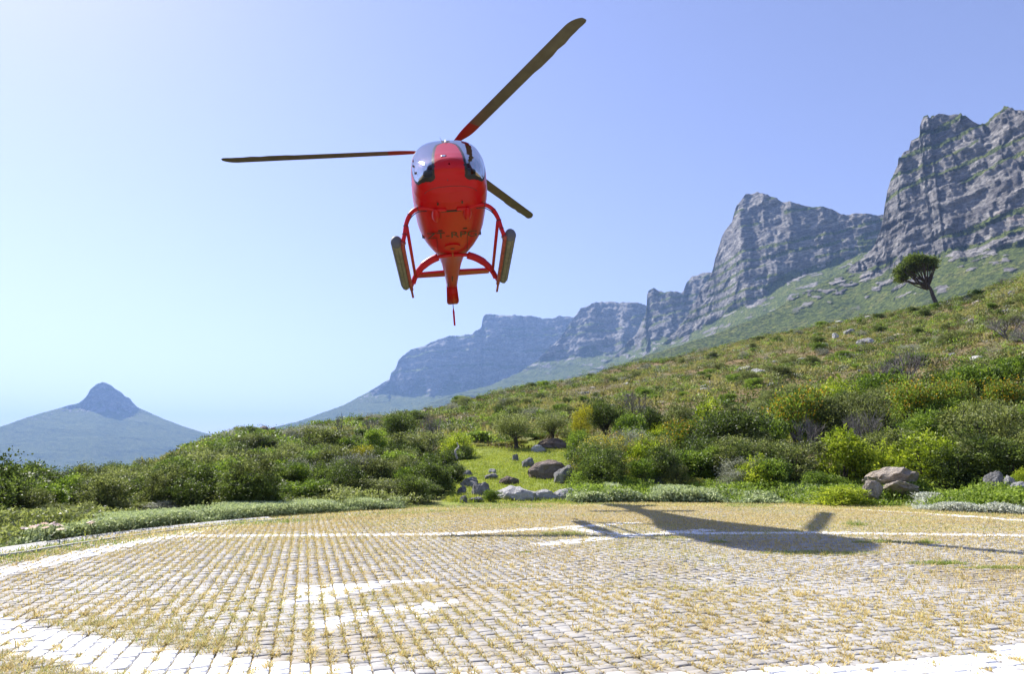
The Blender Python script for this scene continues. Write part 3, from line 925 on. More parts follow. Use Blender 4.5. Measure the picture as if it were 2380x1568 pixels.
ST = np.array([  # y, half width, z bottom, z top, exponent low, exponent high
    (0.000, .015, 1.00, 1.04, 2, 2), (0.015, .15, .93, 1.11, 2.1, 2), (0.05, .28, .88, 1.17, 2.2, 2.1), (0.11, .40, .84, 1.23, 2.4, 2.2), (0.20, .50, .795, 1.31, 2.6, 2.3), (0.35, .60, .74, 1.45, 2.9, 2.5),
    (0.50, .66, .70, 1.58, 3.1, 2.6), (0.80, .72, .645, 1.85, 3.4, 2.8), (1.10, .745, .62, 2.12, 3.6, 3.0), (1.40, .755, .62, 2.36, 3.7, 3.1), (1.70, .757, .62, 2.51, 3.7, 3.1),
    (2.10, .755, .62, 2.58, 3.5, 3.0), (2.60, .745, .62, 2.60, 3.2, 2.9), (3.00, .715, .625, 2.60, 2.9, 2.7), (3.40, .65, .655, 2.54, 2.6, 2.5), (3.80, .565, .73, 2.41, 2.4, 2.4),
    (4.20, .475, .83, 2.23, 2.3, 2.3), (4.60, .40, .92, 2.07, 2.2, 2.2), (5.00, .34, 1.00, 1.95, 2.2, 2.2), (5.60, .275, 1.10, 1.85, 2.2, 2.2), (6.50, .22, 1.23, 1.80, 2.2, 2.2), (7.50, .175, 1.36, 1.79, 2.2, 2.2), (8.15, .155, 1.44, 1.78, 2.2, 2.2)])


def hull_pts(ys, nth, inset=0.0):
    w, zb, zt, n1, n2 = [np.interp(ys, ST[:, 0], ST[:, k]) for k in range(1, 6)]
    w = np.maximum(w - inset, 0.005)
    zb = zb + inset; zt = np.maximum(zt - inset, zb + 0.01)
    th = np.linspace(0, 2 * math.pi, nth, endpoint=False) - math.pi / 2
    c, s_ = np.cos(th)[None, :], np.sin(th)[None, :]
    zm = (zb + (zt - zb) * 0.44)[:, None]
    n = np.where(s_ < 0, n1[:, None], n2[:, None])
    X = w[:, None] * np.sign(c) * np.abs(c) ** (2 / n)
    hz_ = np.where(s_ < 0, zm - zb[:, None], zt[:, None] - zm)
    Z = zm + hz_ * np.sign(s_) * np.abs(s_) ** (2 / n)
    Y = np.repeat(ys[:, None], nth, 1)
    return X, Y, Z


def strip_hw(z):
    return np.interp(z, [0.5, 0.9, 1.2, 1.45, 1.8, 2.0, 2.08, 2.13], [.29, .275, .262, .25, .215, .17, .10, .028])


def glass_margin(x, y, z):
    """> 0 inside a window, in metres roughly"""
    ax = np.abs(x)
    low = z - (0.80 + 0.20 * np.clip(ax - 0.30, 0, 1) + 1.2 * np.clip(0.36 - ax, 0, 1) ** 1.5)
    front = np.minimum.reduce([low, (0.40 + (z - 0.8) * 0.78 - y) * 0.78, ax - strip_hw(z), 1.72 - y])
    side1 = np.minimum.reduce([z - 1.18, 2.12 - z, (y - (0.52 + (z - 0.8) * 0.78)) * 0.78, 1.78 - y, ax - 0.4])
    side2 = np.minimum.reduce([z - 1.25, 2.10 - z, y - 1.92, 2.75 - y, ax - 0.4])
    return np.maximum.reduce([front, side1, side2]), front > np.maximum(side1, side2)


ys = np.unique(np.concatenate([0.35 * np.linspace(0, 1, 34) ** 2.2, np.linspace(0.35, 1.8, 110), np.linspace(1.8, 3.2, 50), np.linspace(3.2, 8.15, 46)]))
NTH = 176
X, Y, Z = hull_pts(ys, NTH)
VV = np.stack([X, Y, Z], -1).reshape(-1, 3)
i, j = np.meshgrid(np.arange(len(ys) - 1), np.arange(NTH), indexing='ij')
i, j = i.ravel(), j.ravel()
HF = np.stack([i * NTH + j, i * NTH + (j + 1) % NTH, (i + 1) * NTH + (j + 1) % NTH, (i + 1) * NTH + j], 1)
fcen = VV[HF].mean(1)
mg, isfront = glass_margin(*fcen.T)
rear = np.array([[len(ys) * NTH - NTH + k for k in range(NTH)]])


def sub(name, mask, mat, parent=heli, smooth=True, offset=0.0):
    f = HF[mask]
    u, inv = np.unique(f, return_inverse=True)
    v = VV[u].copy()
    return link(name, mesh_np(name, v, inv.reshape(f.shape), smooth=smooth), mat, parent)


boom = fcen[:, 1] > 3.9
fus = sub('fuselage', (mg <= 0) & ~boom, M['red'])
tb = sub('tail_boom', boom, M['red'])
bevel = 0.05
for nm, sgn in (('windscreen', -1), ('windscreen', 1)):
    side = np.sign(fcen[:, 0]) == sgn
    wdw = sub(nm, (mg > bevel) & isfront & side, M['glass'])
    sub('window_frame', (mg > 0) & (mg <= bevel) & isfront & side, M['black'], wdw)
    for y0, y1 in ((0.0, 1.85), (1.85, 3.0)):
        k = side & ~isfront & (fcen[:, 1] > y0) & (fcen[:, 1] <= y1)
        dw = sub('door_window', (mg > bevel) & k, M['glass'])
        sub('window_frame', (mg > 0) & (mg <= bevel) & k, M['dark'], dw)

# cabin: lining, floor, panel, seats
Xi, Yi, Zi = hull_pts(np.linspace(0.5, 3.0, 26), 48, 0.05)
VI = np.stack([Xi, Yi, Zi], -1).reshape(-1, 3)
i, j = np.meshgrid(np.arange(25), np.arange(48), indexing='ij'); i, j = i.ravel(), j.ravel()
FI = np.stack([i * 48 + j, (i + 1) * 48 + j, (i + 1) * 48 + (j + 1) % 48, i * 48 + (j + 1) % 48], 1)
cI = VI[FI].mean(1)
mi, _ = glass_margin(cI[:, 0] * 1.07, cI[:, 1], cI[:, 2])
keep = (mi <= -0.03) & (cI[:, 2] < 2.2)
bm = bmesh.new()
def box(bm, c, s, rx=0.0):
    r_ = bmesh.ops.create_cube(bm, size=1.0, matrix=Matrix.Translation(c) @ Matrix.Rotation(rx, 4, 'X') @ Matrix.Diagonal((*s, 1)))
    bmesh.ops.bevel(bm, geom=list({e for v in r_['verts'] for e in v.link_edges}), offset=min(s) * 0.18, segments=2, affect='EDGES')
link('cabin_lining', mesh_np('cabin_lining', VI, FI[keep]), M['lining'], heli)
box(bm, (0, 1.7, 0.86), (1.2, 2.4, 0.05)); box(bm, (0, 2.75, 1.45), (1.3, 0.06, 1.3))
link('cabin_floor', bm_mesh('cabin_floor', bm), M['lining'], heli)
bm = bmesh.new()
box(bm, (0, 0.78, 1.22), (0.62, 0.25, 0.34), 0.35); box(bm, (0, 0.9, 0.98), (0.28, 0.3, 0.3))
link('instrument_panel', bm_mesh('instrument_panel', bm), M['dark'], heli)
for sx in (-0.36, 0.36):
    bm = bmesh.new()
    box(bm, (sx, 1.45, 1.08), (0.44, 0.46, 0.12)); box(bm, (sx, 1.72, 1.42), (0.44, 0.12, 0.62), -0.15); box(bm, (sx, 1.79, 1.82), (0.26, 0.09, 0.17), -0.15)
    link('cabin_seat', bm_mesh('cabin_seat', bm, True), M['seat'], heli)

# nose lamp
def hull_front(x, z):
    yy = np.linspace(0, 1.6, 400)
    w, zb, zt, n1, n2 = [np.interp(yy, ST[:, 0], ST[:, k]) for k in range(1, 6)]
    zm = zb + (zt - zb) * .44
    n = np.where(z < zm, n1, n2)
    hh = np.where(z < zm, zm - zb, zt - zm)
    ins = (abs(x) / np.maximum(w, 1e-3)) ** n + (np.abs(z - zm) / np.maximum(hh, 1e-3)) ** n < 1
    return yy[np.argmax(ins)]
ly = hull_front(-0.09, 1.28)
bm = bmesh.new()
d_ = Vector((0, -0.75, 0.66)).normalized()
tube(bm, [Vector((-0.09, ly, 1.28)) - d_ * 0.02, Vector((-0.09, ly, 1.28)) + d_ * 0.012], [0.062, 0.058], 18)
lamp = link('landing_lamp', bm_mesh('landing_lamp', bm), M['black'], heli)
bm = bmesh.new()
tube(bm, [Vector((-0.09, ly, 1.28)) + d_ * 0.012, Vector((-0.09, ly, 1.28)) + d_ * 0.018], [0.042, 0.036], 18)
link('lamp_lens', bm_mesh('lamp_lens', bm), M['steel'], lamp)
# centre post of the canopy
bm = bmesh.new()
pp_ = [(0, y_, float(np.interp(y_, ST[:, 0], ST[:, 3])) + 0.004) for y_ in np.linspace(1.12, 1.75, 9)]
tube(bm, pp_, 0.022, 6)
link('canopy_post', bm_mesh('canopy_post', bm), M['white_trim'], heli)
bm = bmesh.new()
tube(bm, [(-0.02, 1.75, 2.42), (-0.10, 1.85, 2.72)], [0.008, 0.003], 6)
link('antenna', bm_mesh('antenna', bm), M['dark'], heli)
# chin vents, drain holes, wiper stub, panel seam
def disc(name, c, rx, ry, mat, nrm=(0, 0, -1), th=0.008):
    bm = bmesh.new()
    bmesh.ops.create_cone(bm, cap_ends=True, segments=20, radius1=1, radius2=1, depth=1)
    q = Vector(nrm).to_track_quat('Z', 'Y').to_matrix().to_4x4()
    bmesh.ops.transform(bm, matrix=Matrix.Translation(c) @ q @ Matrix.Diagonal((rx, ry, th, 1)), verts=bm.verts[:])
    return link(name, bm_mesh(name, bm), mat, heli)
disc('belly_port', (-0.245, 2.02, .622), .05, .035, M['black'])
disc('belly_port', (0.27, 1.98, .622), .05, .035, M['black'])
disc('chin_vent', (-0.26, 0.82, .636), .016, .06, M['black'])
disc('chin_vent', (0.21, 0.80, .636), .016, .06, M['black'])
disc('belly_blister', (0.0, 2.86, .617), .17, .13, M['red'], th=0.05)
disc('blister_port', (-0.005, 2.94, .588), .05, .028, M['black'])
bm = bmesh.new()
tube(bm, [(-0.05, 0.20, 0.79), (-0.055, 0.12, 0.90)], 0.008, 6)
link('nose_probe', bm_mesh('nose_probe', bm), M['dark'], heli)
sm = [(x_, hull_front(x_, 0.745) - 0.002, 0.745) for x_ in np.linspace(-0.5, 0.5, 21)]
bm = bmesh.new(); tube(bm, sm, 0.005, 5)
link('panel_seam', bm_mesh('panel_seam', bm), M['dark'], heli)
bm = bmesh.new()
box(bm, (0.0, 1.11, 0.62), (0.40, 0.06, 0.02))
link('belly_slot', bm_mesh('belly_slot', bm), M['black'], heli)
for x_ in (-0.33, 0.33):
    bm = bmesh.new()
    tube(bm, [(x_, 2.35, 0.617), (x_, 3.4, 0.66)], 0.004, 5)
    link('belly_seam', bm_mesh('belly_seam', bm), M['dark'], heli)

# registration under the belly
cu = bpy.data.curves.new('registration', 'FONT')
cu.body = 'ZT-RPG'
cu.align_x = 'CENTER'
cu.align_y = 'CENTER'
cu.extrude = 0.001
tmp = bpy.data.objects.new('tmp_text', cu)
COL.objects.link(tmp)
bpy.context.view_layer.update()
tm = bpy.data.meshes.new_from_object(tmp.evaluated_get(bpy.context.evaluated_depsgraph_get()))
bpy.data.objects.remove(tmp)
wd = max(v.co.x for v in tm.vertices) - min(v.co.x for v in tm.vertices)
hgt = max(v.co.y for v in tm.vertices) - min(v.co.y for v in tm.vertices)
for v in tm.vertices:
    x_, y_, z_ = v.co
    xx = x_ * 1.06 / wd
    edge_ = (abs(xx) / 0.74) ** 3
    v.co = (xx, 2.27 - y_ * 0.30 / hgt, 0.6155 - z_ + 0.10 * max(0, abs(xx) - 0.40) ** 1.3)
link('registration_lettering', tm, M['letter'], heli)

# landing gear
def cross_path(sx, y0, y1, front):
    if front:
        return [(sx * 0.10, 1.04, 0.62), (sx * 0.30, 1.04, 0.63), (sx * 0.50, 1.05, 0.68), (sx * 0.68, 1.07, 0.68), (sx * 0.82, 1.10, 0.58), (sx * 0.90, 1.13, 0.41), (sx * 0.945, 1.15, 0.20), (sx * 0.98, 1.16, 0.06), (sx * 1.0, 1.32, 0.0)]
    return [(sx * 0.02, 3.38, 0.62), (sx * 0.22, 3.38, 0.61), (sx * 0.42, 3.40, 0.58), (sx * 0.62, 3.45, 0.49), (sx * 0.80, 3.52, 0.35), (sx * 0.93, 3.60, 0.17), (sx * 0.99, 3.66, 0.03)]
for front in (True, False):
    for sx in (-1, 1):
        bm = bmesh.new()
        P = smooth_path(cross_path(sx, 0, 0, front), 5)
        tube(bm, P, 0.042, 10)
        ct = link('cross_tube', bm_mesh('cross_tube', bm, True), M['red'], heli)
        if not front:
            bm = bmesh.new()
            Pf = smooth_path([(sx * 0.34, 3.40, 0.60), (sx * 0.50, 3.44, 0.55), (sx * 0.66, 3.48, 0.465), (sx * 0.80, 3.54, 0.345), (sx * 0.90, 3.60, 0.21), (sx * 0.955, 3.65, 0.09)], 5)
            tube(bm, Pf, [0.085] * 12 + [0.075] * 6 + [0.06] * (len(Pf) - 18), 12)
            bmesh.ops.transform(bm, matrix=Matrix.Identity(4), verts=bm.verts[:])
            link('tube_fairing', bm_mesh('tube_fairing', bm, True), M['red'], ct)
        else:
            bm = bmesh.new()
            Pc = [p + Vector((-sx * 0.015, 0.02, -0.058)) for p in P[10:38]]
            tube(bm, Pc, 0.009, 5)
            link('inflation_hose', bm_mesh('inflation_hose', bm), M['black'], ct)
            for kk in (14, 20, 26, 30):
                bm = bmesh.new()
                tube(bm, [P[kk] + (P[kk + 1] - P[kk]) * t_ for t_ in (0, 0.35)], 0.05, 10)
                link('hose_clip', bm_mesh('hose_clip', bm), M['black'], ct)
            bm = bmesh.new()
            tube(bm, [P[36] + (P[37] - P[36]) * t_ for t_ in (0, 0.9)], 0.055, 12)
            link('float_clamp', bm_mesh('float_clamp', bm), M['steel'], ct)
            # fairing boots where the front tube meets the belly
            bm = bmesh.new()
            bmesh.ops.create_uvsphere(bm, u_segments=18, v_segments=12, radius=1)
            bmesh.ops.transform(bm, matrix=Matrix.Translation((sx * 0.31, 1.24, 0.605)) @ Matrix.Diagonal((0.085, 0.27, 0.085, 1)), verts=bm.verts[:])
            link('tube_boot', bm_mesh('tube_boot', bm, True), M['red'], ct)
for sx in (-1, 1):
    bm = bmesh.new()
    tube(bm, smooth_path([(sx * 0.985, 1.15, 0.03), (sx * 1.0, 1.36, 0.0), (sx * 1.0, 3.60, 0.0), (sx * 1.0, 3.75, 0.0)], 4), 0.042, 10)
    sk_ = link('skid', bm_mesh('skid', bm, True), M['skidwear'], heli)
    bm = bmesh.new()
    box(bm, (sx * 1.0, 3.98, -0.03), (0.05, 0.62, 0.016))
    link('skid_tail', bm_mesh('skid_tail', bm), M['skidwear'], sk_)
    # float bag: lobed, flattened, outboard of the skid
    bm = bmesh.new()
    ysf = np.linspace(1.16, 3.72, 26)
    rings = []
    for a_, y_ in enumerate(ysf):
        f_ = min(1, 0.55 + 0.45 * min(1, (y_ - 1.16) / 0.12), 0.72 + 0.28 * min(1, (3.72 - y_) / 0.12))
        rings.append([bm.verts.new((sx * (1.115 + 0.105 * f_ * math.cos(q) * (1 + 0.07 * math.cos(4 * q))), y_, 0.055 + 0.125 * f_ * math.sin(q) * (1 + 0.06 * math.cos(5 * q)) + 0.006 * math.sin(a_ * 2.1))) for q in np.linspace(0, 2 * math.pi, 20, endpoint=False)])
    for a_, b_ in zip(rings, rings[1:]):
        for k in range(20):
            bm.faces.new((a_[k], a_[(k + 1) % 20], b_[(k + 1) % 20], b_[k]))
    bm.faces.new(rings[-1]); bm.faces.new(rings[0][::-1])
    fb = link('float_bag', bm_mesh('float_bag', bm, True), M['float'], heli)
    bm = bmesh.new()
    bmesh.ops.create_uvsphere(bm, u_segments=16, v_segments=10, radius=1)
    bmesh.ops.transform(bm, matrix=Matrix.Translation((sx * 1.115, 1.18, 0.058)) @ Matrix.Diagonal((0.112, 0.07, 0.132, 1)), verts=bm.verts[:])
    link('float_cap', bm_mesh('float_cap', bm, True), M['floatcap'], fb)
    for q in (-2.2, -1.4, -0.7):
        bm = bmesh.new()
        tube(bm, [(sx * (1.115 + 0.110 * math.cos(q) * sx), y_, 0.055 + 0.13 * math.sin(q)) for y_ in np.linspace(1.3, 3.6, 8)], 0.004, 4)
        link('float_seam', bm_mesh('float_seam', bm), M['dark'], fb)
    bm = bmesh.new()
    tube(bm, [(sx * 0.895, 1.20, 0.38), (sx * 0.885, 3.56, 0.22)], 0.034, 10)
    link('step_bar', bm_mesh('step_bar', bm, True), M['red'], heli)

# cowling, mast, hub and blades
bm = bmesh.new()
ysc = np.linspace(1.75, 4.7, 22)
rings = []
for y_ in ysc:
    f_ = math.sin(math.pi * (y_ - 1.75) / 2.95) ** 0.6 if 1.75 < y_ < 4.7 else 0.02
    zt_ = float(np.interp(y_, ST[:, 0], ST[:, 3]))
    rings.append([bm.verts.new((0.40 * f_ * math.cos(q), y_, zt_ - 0.12 + 0.34 * f_ * max(0, math.sin(q)) ** 0.8)) for q in np.linspace(0, math.pi, 17)])
for a_, b_ in zip(rings, rings[1:]):
    for k in range(16):
        bm.faces.new((a_[k], a_[k + 1], b_[k + 1], b_[k]))
link('engine_cowling', bm_mesh('engine_cowling', bm, True), M['red'], heli)
HUB = Vector((0, 3.0, 3.05))
bm = bmesh.new()
tube(bm, [(0, 3.0, 2.6), (0, 3.0, 2.95)], [0.10, 0.07], 14)
link('rotor_mast', bm_mesh('rotor_mast', bm, True), M['dark'], heli)
tilt = Matrix.Rotation(math.radians(2.0), 4, 'X')
bm = bmesh.new()
tube(bm, [(0, 0, -0.10), (0, 0, -0.03), (0, 0, 0.06), (0, 0, 0.10)], [0.10, 0.22, 0.20, 0.06], 18)
hub = link('rotor_hub', bm_mesh('rotor_hub', bm, True), M['red'], heli)
hub.matrix_local = Matrix.Translation(HUB) @ tilt


def blade_mesh():
    rr_ = np.concatenate([np.linspace(0.18, 1.0, 8), np.linspace(1.1, 4.7, 20), np.linspace(4.76, 5.0, 8)])
    bm = bmesh.new()
    rings = []
    for r_ in rr_:
        ch = float(np.interp(r_, [0.18, 0.55, 0.85, 1.05, 4.7, 4.85, 4.95, 5.0], [0.12, 0.13, 0.24, 0.27, 0.27, 0.245, 0.19, 0.10]))
        sweep = 0.0 if r_ < 4.7 else 0.09 * ((r_ - 4.7) / 0.3) ** 2
        tab = 0.022 if (3.55 < r_ < 3.98 or 4.25 < r_ < 4.45) else 0.0
        tk = 0.055 if r_ < 0.6 else 0.030
        tw = math.radians(9 - 6 * r_ / 5.0)
        ring = []
        for q in np.linspace(0, 2 * math.pi, 14, endpoint=False):
            u = 0.5 * (1 - math.cos(q))                       # 0 leading edge, 1 trailing edge
            th_ = tk * 2.6 * (math.sqrt(u + 1e-6) * 0.30 - 0.13 * u - 0.35 * u * u * 0.5) if r_ > 0.8 else tk * math.sqrt(max(0, 1 - (2 * u - 1) ** 2)) * 0.5
            th_ = max(th_, 0.002)
            c_ = (0.30 - u) * ch - sweep - (tab if u > 0.97 else 0)
            z_ = th_ * (1 if q < math.pi else -1)
            ring.append(bm.verts.new((r_, c_ * math.cos(tw) - z_ * math.sin(tw), c_ * math.sin(tw) + z_ * math.cos(tw))))
        rings.append(ring)
    for a_, b_ in zip(rings, rings[1:]):
        for k in range(14):
            f_ = bm.faces.new((a_[k], a_[(k + 1) % 14], b_[(k + 1) % 14], b_[k]))
            f_.material_index = 1 if a_[0].co.x < 1.28 else 0
    bm.faces.new(rings[0][::-1]); bm.faces.new(rings[-1])
    return bm_mesh('rotor_blade', bm, False)


bmz = blade_mesh()
bmz.materials.append(M['blade']); bmz.materials.append(M['bladeroot'])
CONE = math.radians(0.8)
for a0 in (0, 120, -120):
    b_ = bpy.data.objects.new('rotor_blade', bmz)
    COL.objects.link(b_)
    b_.parent = heli
    # clockwise rotor seen from above: the leading edge lies on the clockwise side, so mirror the chord
    b_.matrix_local = Matrix.Translation(HUB) @ tilt @ Matrix.Rotation(math.radians(179.1 + a0), 4, 'Z') @ Matrix.Rotation(-CONE, 4, 'Y') @ Matrix.Diagonal((1, -1, 1, 1))

# tail: shrouded fan, fin, stabiliser, tail bumper
bm = bmesh.new()
def fin_section(outline, hw_):
    n_ = len(outline)
    L_ = [[bm.verts.new((sx * w_, y_, z_)) for (y_, z_), w_ in zip(outline, hw_)] for sx in (-1, 1)]
    bm.faces.new(L_[0]); bm.faces.new(L_[1][::-1])
    for k in range(n_):
        bm.faces.new((L_[0][k], L_[1][k], L_[1][(k + 1) % n_], L_[0][(k + 1) % n_]))
shroud = [(7.95, 1.36), (8.25, 1.26), (8.6, 1.22), (8.95, 1.26), (9.25, 1.42), (9.36, 1.66), (9.34, 1.95), (9.15, 2.18), (8.75, 2.22), (8.3, 2.05), (7.95, 1.80)]
fin_section(shroud, [0.15, 0.185, 0.19, 0.185, 0.15, 0.12, 0.11, 0.12, 0.13, 0.15, 0.15])
bmesh.ops.bevel(bm, geom=bm.edges[:], offset=0.04, segments=2, affect='EDGES')
sh_ = link('fan_shroud', bm_mesh('fan_shroud', bm, True), M['red'], heli)
bm = bmesh.new()
fin_section([(8.55, 2.10), (9.1, 2.10), (9.62, 3.12), (9.32, 3.14)], [0.09, 0.06, 0.035, 0.05])
bmesh.ops.bevel(bm, geom=bm.edges[:], offset=0.02, segments=2, affect='EDGES')
link('tail_fin', bm_mesh('tail_fin', bm), M['red'], heli)
for sx in (-1, 1):
    bm = bmesh.new()
    q_ = [(0, 6.62, 0), (1.06, 6.68, 0), (1.06, 7.02, 0), (0, 7.04, 0)]
    U = [bm.verts.new((sx * x_ if x_ else sx * 0.12, y_, 1.49 + 0.035 * (1 if k in (0, 1) else 0.3))) for k, (x_, y_, _) in enumerate(q_)]
    D_ = [bm.verts.new((sx * x_ if x_ else sx * 0.12, y_, 1.49 - 0.035 * (1 if k in (0, 1) else 0.3))) for k, (x_, y_, _) in enumerate(q_)]
    bm.faces.new(U); bm.faces.new(D_[::-1])
    for k in range(4):
        bm.faces.new((U[k], D_[k], D_[(k + 1) % 4], U[(k + 1) % 4]))
    bmesh.ops.bevel(bm, geom=bm.edges[:], offset=0.012, segments=2, affect='EDGES')
    link('stabiliser', bm_mesh('stabiliser', bm), M['red'], heli)
bm = bmesh.new()
tube(bm, [(0, 9.0, 1.28), (0.0, 9.03, 1.12)], 0.014, 6)
bump_ = link('tail_bumper_stem', bm_mesh('tail_bumper_stem', bm), M['dark'], heli)
bm = bmesh.new()
fin_section([(9.0, 1.16), (9.05, 1.04), (9.10, 0.62), (9.02, 0.62), (8.96, 1.04)], [0.012, 0.03, 0.028, 0.028, 0.03])
link('tail_bumper', bm_mesh('tail_bumper', bm), M['red'], heli)
bm = bmesh.new()
fin_section([(6.3, 1.245), (6.7, 1.29), (6.7, 1.20), (6.34, 1.18)], [0.012] * 4)
link('boom_antenna', bm_mesh('boom_antenna', bm), M['dark'], heli)
bm = bmesh.new()
tube(bm, [(-0.12, 7.0, 1.30), (-0.12, 7.0, 1.16)], 0.012, 5)
link('tail_aerial', bm_mesh('tail_aerial', bm), M['dark'], heli)

# ------------------------------------------------------------------ foliage prototypes (unit size: height 1, width 1)
def leaf_cloud(seed, lobes, nleaf, ll, lw, clump=26, spread=0.055, up=0.35, shell=0.45, zmin=0.04, droop=0.0):
    r_ = np.random.default_rng(seed)
    L_ = np.array(lobes, float)
    area = (L_[:, 3] * L_[:, 4] * L_[:, 5]) ** (2 / 3)
    nc = nleaf // clump
    li = r_.choice(len(L_), nc, p=area / area.sum())
    d = r_.normal(size=(nc, 3))
    d[:, 2] = np.where(d[:, 2] < -0.5, -d[:, 2] * 0.5, d[:, 2])
    d /= np.linalg.norm(d, axis=1)[:, None]
    rad = (1 - shell * r_.uniform(0, 1, nc) ** 1.6) * (0.86 + 0.3 * r_.uniform(0, 1, nc))
    C = L_[li, :3] + d * L_[li, 3:] * rad[:, None]
    C[:, 2] = np.maximum(C[:, 2], zmin)
    idx = np.repeat(np.arange(nc), clump)
    n = len(idx)
    sp = spread * r_.uniform(0.6, 1.5, nc)[idx][:, None]
    off = r_.normal(size=(n, 3)) * sp
    P = C[idx] + off
    P[:, 2] = np.maximum(P[:, 2], 0.01)
    dd = off / (np.linalg.norm(off, axis=1)[:, None] + 1e-6) * 0.7 + d[idx] * 0.5 + r_.normal(size=(n, 3)) * 0.45
    dd[:, 2] += up - droop
    dd /= np.linalg.norm(dd, axis=1)[:, None]
    sd = np.cross(dd, r_.normal(size=(n, 3)))
    sd /= np.linalg.norm(sd, axis=1)[:, None] + 1e-9
    ln = ll * r_.uniform(0.6, 1.4, n)[:, None]
    wd_ = lw * r_.uniform(0.7, 1.3, n)[:, None]
    V = np.stack([P - dd * ln * 0.5, P + sd * wd_, P + dd * ln * 0.5, P - sd * wd_], 1).reshape(-1, 3)
    F_ = (np.arange(n) * 4)[:, None] + np.array([[0, 1, 2, 3]])
    v = np.clip(r_.normal(0.5, 0.21, nc)[idx] + r_.normal(0, 0.13, n) , 0, 1)  # wide clump tone paints deep shadow and highlight into the foliage
    return V, F_, np.repeat(v, 4), C


def lobes_dome(seed, n, flat=1.0, low=True):
    r_ = random.Random(seed)
    out = [(0, 0, 0.42, 0.34, 0.34, 0.40)]
    if low:
        for k in range(6):
            a = k * 1.05 + r_.uniform(-.3, .3); q = r_.uniform(0.24, 0.34)
            out.append((q * math.cos(a), q * math.sin(a), r_.uniform(0.10, 0.2), r_.uniform(0.16, 0.22), r_.uniform(0.16, 0.22), r_.uniform(0.14, 0.2)))
    for k in range(n):
        a = r_.uniform(0, 2 * math.pi); q = r_.uniform(0.12, 0.30)
        z = r_.uniform(0.18 if low else 0.42, 0.74) * flat
        s_ = r_.uniform(0.14, 0.25)
        out.append((q * math.cos(a), q * math.sin(a), z, s_, s_, s_ * r_.uniform(0.75, 1.15)))
    return out


def stem_mesh(seed, n, targets, thick=0.018, trunk=0.0):
    r_ = random.Random(seed)
    bm = bmesh.new()
    fork = Vector((r_.uniform(-0.03, 0.03), r_.uniform(-0.03, 0.03), trunk))
    if trunk:
        tube(bm, smooth_path([(0, 0, -0.03), (r_.uniform(-.03, .03), r_.uniform(-.03, .03), trunk * 0.5), fork], 3), [thick * 1.9] * 3 + [thick * 1.5] * 4, 7)
    for k in range(n):
        t_ = Vector(targets[r_.randrange(len(targets))])
        b = fork if trunk else Vector((t_.x * 0.12, t_.y * 0.12, -0.03))
        m_ = b.lerp(t_, 0.5) + Vector((r_.uniform(-.05, .05), r_.uniform(-.05, .05), r_.uniform(0, .06)))
        P = smooth_path([b, m_, t_], 3)
        tube(bm, P, [thick * (1 - 0.8 * i_ / (len(P) - 1)) for i_ in range(len(P))], 5)
    return bm_mesh('stems', bm)


PROTO = {}
def proto(key, mat, nvar, nl, ll, lw, lob=9, flat=1.0, low=True, clump=26, spread=0.055, up=0.35, shell=0.45, trunk=0.0, flower=0.0, fm='flower', droop=0.0, bark='bark', thick=0.018):
    PROTO[key] = []
    for v_ in range(nvar):
        sd = abs(hash(key)) % 1000 if False else sum(ord(c) for c in key) * 7 + v_ * 131
        V, F_, A, C = leaf_cloud(sd, lobes_dome(sd, lob, flat, low), nl, ll, lw, clump, spread, up, shell, droop=droop)
        me = mesh_np(key + '_foliage', V, F_, A)
        me.materials.append(M[mat])
        fl = None
        if flower:
            r_ = np.random.default_rng(sd + 5)
            top = C[(C[:, 2] > 0.45) | (r_.uniform(0, 1, len(C)) < 0.15)]
            top = top[r_.uniform(0, 1, len(top)) < flower]
            n = len(top) * 9
            P = np.repeat(top, 9, 0) + r_.normal(size=(n, 3)) * spread * 0.9 + np.repeat(top - [0, 0, 0.4], 9, 0) * 0.10
            dd = r_.normal(size=(n, 3)); dd /= np.linalg.norm(dd, axis=1)[:, None]
            sdv = np.cross(dd, r_.normal(size=(n, 3))); sdv /= np.linalg.norm(sdv, axis=1)[:, None]
            s_ = ll * 0.42
            Vf = np.stack([P - dd * s_, P + sdv * s_, P + dd * s_, P - sdv * s_], 1).reshape(-1, 3)
            fl = mesh_np(key + '_flowers', Vf, (np.arange(n) * 4)[:, None] + np.array([[0, 1, 2, 3]]), np.repeat(np.clip(r_.normal(0.5, 0.25, n), 0, 1), 4))
            fl.materials.append(M[fm])
        st_ = stem_mesh(sd + 3, 16 if not trunk else 12, [tuple(c * 0.9) for c in C[::max(1, len(C) // 60)]], thick, trunk)
        st_.materials.append(M[bark])
        PROTO[key].append((me, st_, fl))


proto('dark', 'leaf_dark', 3, 10000, 0.034, 0.011, 13, clump=34, spread=0.042)
proto('green', 'leaf_green', 3, 9000, 0.040, 0.0125, 12, clump=32, spread=0.042)
proto('bright', 'leaf_bright', 3, 6500, 0.040, 0.012, 12, up=0.8, clump=26, spread=0.036)
proto('olive', 'leaf_olive', 3, 10000, 0.034, 0.0095, 12, clump=32, spread=0.046)
proto('silver', 'leaf_silver', 3, 9000, 0.028, 0.0085, 10, spread=0.05, up=0.5)
proto('yellow', 'leaf_yellow', 2, 7000, 0.030, 0.010, 9, up=0.7, spread=0.05)
proto('flowering', 'leaf_olive', 3, 7500, 0.034, 0.008, 10, up=0.6, flower=0.42)
proto('orange', 'leaf_green', 2, 6500, 0.036, 0.010, 9, low=False, trunk=0.22, flower=0.75, fm='leaf_orange', shell=0.6)
proto('willow', 'leaf_green', 2, 6500, 0.085, 0.0075, 9, up=0.15, clump=22, spread=0.06, droop=0.05)
